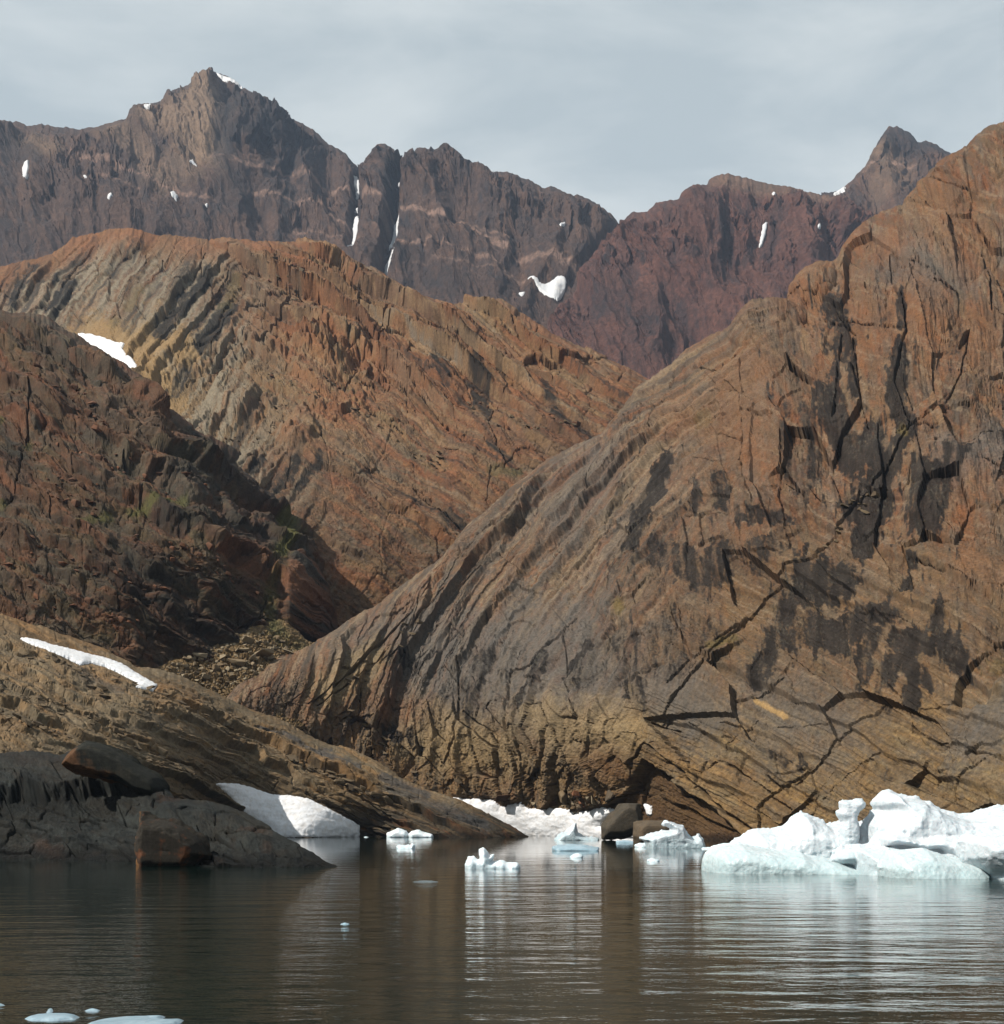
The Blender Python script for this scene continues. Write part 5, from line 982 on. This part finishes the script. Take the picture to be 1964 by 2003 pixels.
A_ = R9([(62, 520), (75, 480), (110, 440), (160, 425), (260, 415), (380, 440), (480, 455), (600, 455), (650, 480), (760, 495), (860, 515), (1000, 550), (1100, 575), (1170, 610), (1150, 900), (400, 900), (60, 860), (58, 560)])
B_ = R9([(235, 430), (262, 402), (310, 375), (380, 345), (470, 350), (545, 335), (600, 280), (628, 248), (652, 240), (690, 255), (722, 278), (775, 290), (800, 305), (850, 295), (900, 300), (1000, 300), (1060, 300), (1080, 270), (1110, 240), (1160, 210), (1200, 330), (1200, 640), (700, 640), (400, 600)])
C_ = R9([(1125, 172), (1128, 145), (1145, 128), (1170, 105), (1192, 97), (1225, 112), (1242, 130), (1300, 132), (1358, 138), (1382, 168), (1420, 172), (1460, 208), (1540, 240), (1620, 260), (1700, 250), (1742, 230), (1800, 213), (1840, 198), (1904, 205), (2050, 260), (2160, 400), (2150, 700), (1180, 700), (1060, 420), (1060, 300), (1100, 240), (1158, 208)])
P_ = R9([(888, 158), (905, 150), (960, 150), (985, 142), (1018, 142), (1038, 168), (1030, 185), (1008, 205), (992, 228), (986, 262), (998, 300), (1002, 370), (985, 430), (930, 460), (888, 445), (884, 330), (894, 275), (868, 235), (866, 215), (890, 205)])
L1_ = R9([(850, 510), (862, 480), (905, 455), (1010, 452), (1088, 482), (1128, 460), (1180, 490), (1202, 520), (1172, 568), (1100, 580), (960, 550), (880, 535)])
L2_ = R9([(1128, 380), (1160, 345), (1250, 358), (1330, 380), (1450, 362), (1600, 365), (1650, 355), (1760, 330), (1904, 340), (2040, 400), (2060, 560), (1870, 600), (1800, 600), (1760, 570), (1650, 540), (1560, 520), (1500, 500), (1440, 468), (1360, 475), (1300, 450), (1210, 435), (1140, 430)])
F2_ = R9([(1180, 455), (1400, 448), (1560, 498), (1700, 525), (1772, 568), (1795, 640), (1780, 960), (1200, 960), (1140, 560)])
R_ = R9([(1655, 400), (1700, 365), (1904, 320), (2080, 340), (2160, 460), (2150, 1000), (1800, 1000), (1790, 640), (1790, 610), (1720, 560), (1660, 500)])
BN = [(.22, 2.2, 3, ridged), (.17, .8, 3, ridged), (.08, .35, 2, ridged)]
shelf_ice = ice_mat('washed_ice', .6, (.34, .43, .45), (.47, .53, .55), .1, 2.2)
berg = lobe_thing('iceberg', [(B_, 103, 3.2, 1.7, -.2), (C_, 98, 4.5, 1.7, -.15), (L1_, 95.8, 1.6, .6), (L2_, 94.6, 3.0, 1.4, -.1), (R_, 89, 3.6, 1.4), (R9([(980, 450), (1200, 425), (1500, 450), (1720, 500), (1800, 900), (980, 900)]), 94.6, 3.0, 1.6, -.1)], .112, BN, 901, ice_white, 'large white iceberg with a mushroom-topped pillar floating before the right hill', 'iceberg', zmin=-.8, blend=.7)
for nm, lb, mt, nz in (('ice_pillar', [(P_, 98.5, .9, .45)], ice_white, [(.10, .9, 3, ridged), (.05, .3, 2, ridged)]), ('ice_shelf', [(A_, 99, 4.5, 1.3, -.25)], shelf_ice, [(.16, 2.2, 3, ridged), (.07, .6, 2, fbm)]), ('ice_shelf', [(F2_, 90.5, 3.5, 2.6, -.1)], shelf_ice, [(.16, 2.2, 3, ridged), (.07, .6, 2, fbm)])):
    me, org = lobes_mesh(nm, lb, .085 if nm == 'ice_shelf' else .06, nz, 931, -.8)
    me.materials.append(mt); o = bpy.data.objects.new(nm, me); COL.objects.link(o); o.parent = berg; o.location = Vector(org) - berg.location
    o['label'] = {'ice_pillar': 'upright ice pillar with a wider mushroom-like top', 'ice_shelf': 'low pale blue washed shelf of the iceberg'}[nm]
IG = 'small ice pieces floating in the fjord'
def ice(pts, D, hd, label, mat=ice_small, h=None, R=None, W=RA, amp=.12, name='ice_floe', seed=[950]):
    seed[0] += 3
    h = (h or D / FPX * 1.5) * 1.35
    p = np.array(W(pts)); yb = p[:, 1].max()
    pp = [(u, v + (14 * 110 / D if v > yb - 1.6 else 0)) for u, v in p]
    k = D / 106
    return lobe_thing(name, [(pp, D, hd, R or .45 * k)], h, [(amp * k, .8 * k, 2, ridged), (amp * .5 * k, .25 * k, 2, fbm)], seed[0], mat, label, 'ice floe', IG, zmin=-.35)
ice([(572, 412), (588, 372), (612, 370), (640, 386), (650, 386), (650, 332), (668, 326), (690, 345), (700, 365), (722, 360), (716, 385), (705, 396), (760, 388), (800, 403), (850, 402), (864, 420), (850, 436), (700, 434), (580, 434)], 106, 1.1, 'white floe with an upright fin in the middle of the fjord', h=.055)
ice([(158, 250), (175, 236), (215, 219), (258, 234), (268, 252), (262, 266), (162, 266)], 275, 1.8, 'left one of two white ice lumps at the tip of the left slope', h=.14)
ice([(272, 250), (285, 235), (322, 227), (350, 240), (398, 247), (408, 262), (404, 268), (276, 268)], 274, 2.0, 'right one of two white ice lumps at the tip of the left slope', h=.14)
ice([(210, 318), (225, 309), (250, 313), (270, 310), (284, 314), (288, 306), (298, 310), (298, 327), (212, 327)], 174, 1.2, 'low white ice piece floating below the two ice lumps', h=.08)
ice([(1032, 318), (1060, 308), (1120, 303), (1200, 305), (1284, 322), (1276, 338), (1040, 336)], 164, 3.0, 'flat grey-blue floe off the shore snow bank', mat=ice_blue, h=.1, amp=.05)
ice([(1128, 368), (1150, 359), (1175, 357), (1194, 366), (1194, 375), (1132, 375)], 134, .7, 'small white floe below the flat grey-blue floe', h=.06)
ice([(1546, 388), (1565, 382), (1582, 383), (1600, 389), (1598, 395), (1548, 395)], 122, .6, 'tiny white floe left of the large iceberg', h=.05)
ice([(1046, 276), (1080, 245), (1108, 238), (1130, 212), (1157, 194), (1163, 225), (1168, 245), (1200, 262), (1282, 272), (1284, 284), (1046, 284)], 240, 2.2, 'pointed pale blue ice stack in front of the far snow bank', mat=ice_white, h=.13)
ice([(1508, 272), (1560, 256), (1620, 238), (1668, 228), (1656, 212), (1628, 190), (1640, 178), (1690, 195), (1727, 208), (1748, 258), (1780, 276), (1812, 262), (1838, 290), (1846, 318), (1838, 325), (1540, 325), (1530, 295)], 178, 3.0, 'ragged white ice block grounded beside the brown shore boulder', mat=ice_white, h=.11, amp=.2)
ice([(1478, 308), (1500, 296), (1532, 304), (1540, 314), (1536, 320), (1484, 320)], 182, .9, 'small round floe left of the ragged grounded ice block', h=.09)
ice([(1832, 326), (1860, 320), (1900, 324), (1912, 330), (1908, 334), (1836, 334)], 172, .8, 'thin flat floe right of the ragged grounded ice block', h=.08)
ice([(604, 256), (630, 250), (664, 258), (666, 264), (606, 264)], 283, 1.2, 'thin flat floe against the tip of the left slope', h=.14)
ice([(782, 252), (820, 248), (856, 238), (862, 254), (860, 262), (790, 262)], 287, 1.2, 'pale floe stranded on the very end of the left slope', h=.14)
ice([(34, 265), (45, 260), (56, 266), (54, 271), (36, 271)], 276, .8, 'small ice crumb off the right end of the broad snow bank', h=.14)
ice([(1376, 288), (1420, 284), (1470, 290), (1466, 296), (1380, 296)], 214, .8, 'thin bluish floe along the foot of the grey shore boulder', mat=ice_blue, h=.11)
RB = win(0, 1680, .5158)
ice([(1560, 90), (1590, 84), (1640, 84), (1680, 92), (1676, 97), (1564, 96)], 83, .8, 'dark clear ice piece lying low in the water', mat=ice_dark, W=RB, h=.05, amp=.05)
ice([(1292, 247), (1308, 243), (1326, 246), (1322, 251), (1294, 251)], 50, .22, 'tiny pale blue ice crumb alone in open water', mat=ice_blue, W=RB, h=.022, amp=.05)
def plate(pts, label, seed, th=.07, mat=ice_blue):
    """thin melting plate awash at the surface"""
    p = np.array(RB(pts)); Dv = FPX * CAMH / (p[:, 1] - HOR); x = (p[:, 0] - W0 / 2) / FPX * Dv
    q = np.stack([x, Dv], -1); x0, y0 = q.min(0) - .1; x1, y1 = q.max(0) + .1; h = .03
    X, Y = np.meshgrid(np.arange(x0, x1, h), np.arange(y0, y1, h))
    sd = poly_sd(X + .06 * perlin(X * 3, Y * 3, seed), Y + .06 * perlin(X * 3, Y * 3, seed + 1), q)
    Z = np.where(sd > 0, th * (1 - np.exp(-sd / .08)) + .004 * fbm(X * 2, Y * 2, 2, seed), -.3 * np.abs(sd))
    idx = np.arange(X.size).reshape(X.shape); f = np.stack([idx[:-1, :-1], idx[:-1, 1:], idx[1:, 1:], idx[1:, :-1]], -1).reshape(-1, 4)
    f = f[(sd > -.12).ravel()[f].all(1)]; used = np.unique(f); re = np.full(X.size, -1); re[used] = np.arange(len(used))
    pts3 = np.stack([X, Y, Z], -1).reshape(-1, 3)[used]; org = pts3.mean(0); org[2] = 0
    me = bpy.data.meshes.new('ice_plate'); fill_mesh(me, pts3 - org, re[f]); me.materials.append(mat)
    o = bpy.data.objects.new('ice_plate', me); COL.objects.link(o); o.location = org
    tag(o, label, 'ice floe', IG)
ice_plate_m = ice_mat('melting_ice', 1.5, (.18, .26, .31), (.30, .38, .43), -.3, 1.2)
plate([(96, 606), (120, 597), (180, 592), (270, 592), (304, 600), (290, 611), (200, 616), (110, 614)], 'oval ice plate awash nearest the bottom left corner', 31, mat=ice_plate_m)
plate([(330, 626), (400, 612), (480, 605), (560, 600), (632, 599), (610, 608), (580, 612), (700, 614), (690, 622), (640, 640), (320, 650)], 'long ice plate awash at the bottom edge beside the oval plate', 33, mat=ice_plate_m)
plate([(322, 576), (350, 573), (384, 575), (370, 580), (330, 580)], 'small ice plate between the oval plate and open water', 35, mat=ice_plate_m)
plate([(176, 578), (190, 568), (200, 570), (192, 584), (180, 586)], 'small ice chip just above the oval plate', 37, mat=ice_plate_m)
plate([(-30, 556), (10, 551), (20, 556), (-20, 560)], 'ice plate cut by the left picture edge', 39, mat=ice_plate_m)

# ------------------------------------------------------------------ boulders
tan_stone = stone_mat('tan_stone', ROCKL(146, 118, 86), ROCKL(188, 166, 138), 1.0)
dark_stone = stone_mat('dark_stone', ROCKL(84, 74, 62), ROCKL(124, 102, 80), .7)
rust_stone = stone_mat('rusty_stone', ROCKL(104, 70, 48), ROCKL(148, 92, 58), .8)
def hull_mesh(name, seed, n=13, box=(1, .8, .6), mat=None, bevel=.06):
    r = random.Random(seed); bm = bmesh.new()
    for i in range(n):
        v = Vector((r.uniform(-1, 1), r.uniform(-1, 1), r.uniform(-1, 1)))
        m = max(abs(v.x), abs(v.y), abs(v.z)); v = v / m * r.uniform(.8, 1.0)
        bm.verts.new((v.x * box[0] / 2, v.y * box[1] / 2, v.z * box[2] / 2))
    h = bmesh.ops.convex_hull(bm, input=bm.verts)
    bmesh.ops.delete(bm, geom=[g for g in h['geom_interior'] if isinstance(g, bmesh.types.BMVert)], context='VERTS')
    bmesh.ops.dissolve_limit(bm, angle_limit=.25, verts=bm.verts, edges=bm.edges)
    if bevel: bmesh.ops.bevel(bm, geom=list(bm.edges), offset=bevel * min(box), segments=1, affect='EDGES')
    bmesh.ops.recalc_face_normals(bm, faces=bm.faces)
    me = bpy.data.meshes.new(name); bm.to_mesh(me); bm.free()
    for p in me.polygons: p.use_smooth = False
    if mat: me.materials.append(mat)
    return me
SHAPES = [(1, .8, .6), (1, .7, .45), (1, .9, .35), (.9, .8, .75), (1, .55, .5)]
stones_tan = [hull_mesh('boulder', 40 + i, 12 + i % 4, SHAPES[i % 5], tan_stone) for i in range(12)]
stones_dark = [hull_mesh('boulder', 80 + i, 12 + i % 4, SHAPES[i % 5], dark_stone) for i in range(6)]
stones_rust = [hull_mesh('boulder', 120 + i, 12 + i % 4, SHAPES[i % 5], rust_stone) for i in range(6)]
slab_stone = stone_mat('slab_stone', ROCKL(100, 80, 58), ROCKL(138, 114, 86), 1.0)
stones_slab = [hull_mesh('rock_block', 160 + i, 11 + i % 4, ((1, .6, .42), (1, .8, .5), (1, .5, .3))[i % 3], slab_stone, .03) for i in range(9)]
rr = random.Random(5)
def stone(host, u, v, px, meshes, name='boulder', label=None, cat=None, group=None, parent=None, rot_=None, sink=.12, k=None, flat=1.0):
    P = host.at(np.array([u]), np.array([v]))[0]; D = float(host.at(np.array([u]), np.array([v]), 'D')[0])
    n = host.at(np.array([u]), np.array([v]), 'n')[0]
    me = meshes[rr.randrange(len(meshes))] if k is None else meshes[k]
    o = bpy.data.objects.new(name, me); COL.objects.link(o)
    s = px * D / FPX
    o.location = Vector(P) + Vector((0, 0, 1)) * s * sink + Vector(n) * s * .12
    o.scale = (s, s, s * flat)
    o.rotation_euler = rot_ or (rr.uniform(-.5, .5), rr.uniform(-.4, .6), rr.uniform(0, 6.28))
    if parent: o.parent = parent
    return tag(o, label, cat, group)
TG = 'boulders of the talus pile'
for (u, v, px, fl, k, yaw, lab) in [(514, 1287, 42, .8, 2, 2.7, 'largest flat grey slab on the right side of the talus pile'), (464, 1298, 38, .9, 1, .1, 'broad blocky slab in the middle of the talus pile'), (491, 1293, 26, .8, 4, 2.5, 'smaller slab wedged between the two biggest talus slabs'),
                               (390, 1288, 32, .8, 1, .3, 'long dark-sided slab at the upper left of the talus pile'), (484, 1258, 24, 1, 0, .8, 'pale upright boulder high on the talus pile under the dark hill'), (531, 1272, 18, 1, 3, .4, 'pale block above the largest talus slab'),
                               (424, 1312, 20, 1.2, 3, 1.2, 'squarish tan block low in the middle of the talus pile'), (403, 1327, 18, .9, 0, .9, 'pale wedge at the lower edge of the talus pile'), (434, 1292, 24, .8, 4, 3.0, 'brown slab just left of the broad blocky slab'), (560, 1280, 24, .6, 2, .2, 'flat tan slab at the right end of the talus pile by the gully grass'),
                               (372, 1292, 15, 1, 3, .1, 'small squarish boulder left of the long dark-sided slab'), (476, 1276, 22, .7, 1, .5, 'tan slab behind the broad blocky slab')]:
    stone(scree_floor, u, v, px, stones_tan, label=lab, cat='boulder', group=TG, rot_=(rr.uniform(-.15, .3), rr.uniform(0, .35), yaw), k=k, flat=fl)
tpoly = [(312, 1312), (350, 1288), (400, 1270), (440, 1263), (460, 1247), (480, 1228), (500, 1236), (540, 1244), (566, 1262), (592, 1284), (540, 1302), (480, 1334), (430, 1350), (380, 1338), (330, 1322)]
pts = []
tries = 0
while len(pts) < 170 and tries < 6000:
    tries += 1
    u, v = rr.uniform(310, 595), rr.uniform(1226, 1350)
    if poly_sd(np.array([u]), np.array([v]), tpoly)[0] < 0: continue
    px = rr.choice((7, 8, 9, 10, 12, 14, 17))
    if all(math.hypot(u - a, (v - b) * 1.4) > (px + c) * .42 for a, b, c in pts):
        pts.append((u, v, px)); stone(scree_floor, u, v, px, stones_tan, label='small angular tan boulder among many in the talus pile under the dark hill', cat='boulder', group=TG)
# shore rubble below the right hill
SG = 'boulders at the foot of the right hill'
for (u, v, px, ms, lab) in [(995, 1566, 44, stones_rust, 'brown boulder resting on the upper edge of the far snow bank, leftmost there'), (1042, 1575, 36, stones_tan, 'tan boulder on the edge of the far snow bank, second from its left'), (1078, 1576, 30, stones_rust, 'dark brown boulder between the tan boulder and the rubble heap'),
                            (1172, 1562, 26, stones_tan, 'pale block standing out at the right of the shore rubble heap'), (1112, 1560, 32, stones_tan, 'pale flat block at the top of the shore rubble heap'), (1200, 1556, 34, stones_dark, 'grey slab leaning above the right end of the rubble heap'), (1150, 1548, 26, stones_rust, 'rusty block at the top of the rubble heap')]:
    stone(hill_right, u, v, px, ms, label=lab, cat='boulder', group=SG)
hp = RA([(1060, 90), (1090, 40), (1200, 10), (1290, 30), (1330, 70), (1290, 110), (1180, 140), (1110, 120)])
pts = []; tries = 0
while len(pts) < 46 and tries < 3000:
    tries += 1
    u, v = rr.uniform(1085, 1195), rr.uniform(1542, 1594)
    if poly_sd(np.array([u]), np.array([v]), hp)[0] < 0: continue
    px = rr.choice((6, 7, 8, 10, 12, 15))
    if all(math.hypot(u - a, (v - b) * 1.3) > (px + c) * .4 for a, b, c in pts):
        pts.append((u, v, px)); stone(hill_right, u, v, px, rr.choice((stones_tan, stones_tan, stones_dark, stones_rust)), label='small stone among many in the rubble heap above the far snow bank', cat='boulder', group=SG)
# two big boulders standing at the water
rock_noise = [(.6, 3.2, 2, ridged), (.28, 1.3, 3, ridged), (.1, .5, 2, fbm)]
lobe_thing('boulder', [(RA([(1300, 212), (1345, 165), (1392, 108), (1432, 86), (1482, 94), (1500, 130), (1508, 180), (1492, 232), (1400, 262), (1310, 262)]), 240, 3.4, 2.2)], .28, rock_noise, 61, dark_stone, 'large grey-brown pointed boulder at the right end of the far snow bank', 'boulder', SG, zmin=-1)
lobe_thing('boulder', [(RA([(1472, 262), (1484, 205), (1540, 178), (1620, 184), (1664, 214), (1640, 290), (1560, 300), (1490, 300)]), 205, 3.0, 1.8)], .24, rock_noise, 63, dark_stone, 'rounded brown boulder at the water behind the ragged ice block', 'boulder', SG, zmin=-1)
# the overhanging boulder on the whaleback rock
bl = R6([(770, 1072), (800, 1090), (860, 1100), (935, 1118), (1000, 1146), (1048, 1182), (1080, 1214), (1098, 1250), (1114, 1285), (1080, 1308), (1050, 1340), (1000, 1362), (900, 1366), (780, 1362), (752, 1325), (733, 1258), (748, 1170)])
ob = lobe_thing('boulder', [(bl, 112.2, 2.7, 1.5)], .085, [(.42, 2.3, 2, ridged), (.16, .8, 3, ridged), (.05, .25, 2, fbm)], 75, mat_dark, 'dark overhanging boulder with rust-orange patches on the shore rock', 'boulder', zmin=-.8)
def paint(ob, base, patch, th, seed, face=None):
    co = np.array([v.co for v in ob.data.vertices])
    pat = noise3(co[:, 0], co[:, 1], co[:, 2], 1.3, 3, seed, fbm) + .3 * noise3(co[:, 0], co[:, 1], co[:, 2], .25, 2, seed + 2, fbm)
    c = lerp(np.broadcast_to(base, co.shape).astype(F32), patch, np.clip((pat - th) * 4, 0, .8))
    if face: c = lerp(c, face[1], np.clip(face[0](co, pat), 0, .9))
    c = c * (1 + .5 * noise3(co[:, 0], co[:, 1], co[:, 2], .12, 2, seed + 4, fbm))[:, None]
    at = ob.data.color_attributes.new('mineral', 'FLOAT_COLOR', 'POINT'); at.data.foreach_set('color', np.c_[np.clip(c, .005, .9), np.ones(len(c))].astype(F32).ravel())
paint(ob, ROCKL(62, 56, 50), ROCKL(128, 78, 50), .12, 84, (lambda co, pat: (-co[:, 0] - 2.35 + .3 * pat) * 3, ROCKL(150, 104, 64)))
sl_ = R6([(345, 812), (372, 765), (420, 715), (475, 688), (525, 690), (600, 718), (690, 770), (770, 824), (850, 872), (890, 925), (880, 990), (760, 980), (700, 925), (640, 892), (560, 880), (440, 850)])
ob = lobe_thing('leaning_rock', [(sl_, 141, 3.2, 1.2)], .12, [(.3, 2.6, 2, ridged), (.12, .8, 3, ridged)], 95, mat_dark, 'dark tilted slab with a rusty broken left end lying on the shore rock', 'rock', zmin=2)
paint(ob, ROCKL(50, 50, 46), ROCKL(70, 66, 58), .1, 96, (lambda co, pat: (-co[:, 0] * .8 - co[:, 2] + 8.2 + 2.6 * pat) * .7, ROCKL(126, 86, 58)))
# loose blocks that belong to the slopes
def strip_blocks(host, parent, lines, n, lo, hi, meshes, spread, ang):
    for i in range(n):
        W, ln = lines[i % len(lines)]; p = np.array(W(ln)); t = rr.random() * (len(p) - 1); j = min(int(t), len(p) - 2)
        u, v = p[j] + (p[j + 1] - p[j]) * (t - j)
        u += rr.gauss(0, spread); v += rr.gauss(0, spread * .5)
        if u < -10: continue
        stone(host, u, v, lo + (hi - lo) * rr.random() ** 2.2, meshes, name='rock_block', parent=parent, rot_=(rr.uniform(-.3, .3), math.radians(ang) + rr.gauss(0, .15), rr.gauss(0, .35)))
strip_blocks(slope_left, D_['shore_slope_left'], [(R6, [(0, 430), (250, 500), (500, 600), (780, 730), (1100, 860)]), (R6, [(60, 200), (400, 320), (560, 480)]), (R6, [(240, 470), (450, 560), (700, 680)]), (R6, [(560, 330), (900, 480), (1100, 560), (1300, 680)]), (R6, [(700, 760), (1000, 890), (1200, 990)]), (R6, [(0, 560), (200, 640), (400, 690)])], 150, 7, 28, stones_slab, 7, 24)
strip_blocks(slope_left, D_['shore_slope_left'], [(R6, [(1500, 800), (1700, 880), (1904, 950)]), (R7, [(0, 720), (200, 800), (400, 910)])], 26, 14, 36, stones_slab, 6, 24)
strip_blocks(hill_left, D_['hill_left'], [(R3, [(100, 500), (400, 620), (500, 760)]), (R3, [(300, 800), (600, 900), (820, 1000)]), (R3, [(100, 1300), (500, 1400), (700, 1500)]), (R3, [(700, 1250), (1000, 1380), (1200, 1480)]), (R3, [(0, 1450), (300, 1560), (600, 1650)]), (R3, [(250, 1000), (500, 1150)])], 120, 8, 24, stones_rust, 24, 30)
strip_blocks(hill_middle, D_['hill_middle'], [(R4, [(60, 640), (260, 620), (330, 500), (600, 400)]), (R1, [(760, 1200), (1000, 1200), (1250, 1250), (1340, 1180)]), (R1, [(1000, 850), (1100, 900), (1080, 960)]), (R4, [(560, 520), (800, 660), (1000, 780)]), (R4, [(1100, 500), (1300, 640), (1600, 640)])], 140, 5, 17, stones_slab + stones_rust, 12, 30)
strip_blocks(hill_right, D_['hill_right'], [(R7, [(100, 480), (300, 560), (420, 640)]), (R7, [(300, 620), (500, 740), (700, 800)]), (R7, [(560, 760), (800, 840), (960, 860)]), (R5, [(1250, 960), (1180, 1080), (1060, 1280)]), (R7, [(60, 440), (300, 260), (560, 60)])], 90, 6, 22, stones_slab, 14, 30)

#@@HAZE
if HAZE > 0:
    hm = bpy.data.materials.new('haze'); hm.use_nodes = True; t = hm.node_tree; t.nodes.clear()
    out = N(t, 'ShaderNodeOutputMaterial'); pv = N(t, 'ShaderNodeVolumePrincipled')
    pv.inputs['Color'].default_value = (.58, .74, 1.0, 1); pv.inputs['Density'].default_value = HAZE; pv.inputs['Anisotropy'].default_value = 0
    t.links.new(pv.outputs[0], out.inputs['Volume'])
    bm = bmesh.new(); bmesh.ops.create_cube(bm, size=1)
    lo = Vector((-3600, -1600, -230)); hi = Vector((3600, 5600, 1750))
    for v in bm.verts: v.co = Vector([lo[i] if v.co[i] < 0 else hi[i] for i in range(3)])
    me = bpy.data.meshes.new('haze'); bm.to_mesh(me); bm.free(); me.materials.append(hm)
    o = bpy.data.objects.new('haze', me); COL.objects.link(o); o['kind'] = 'stuff'
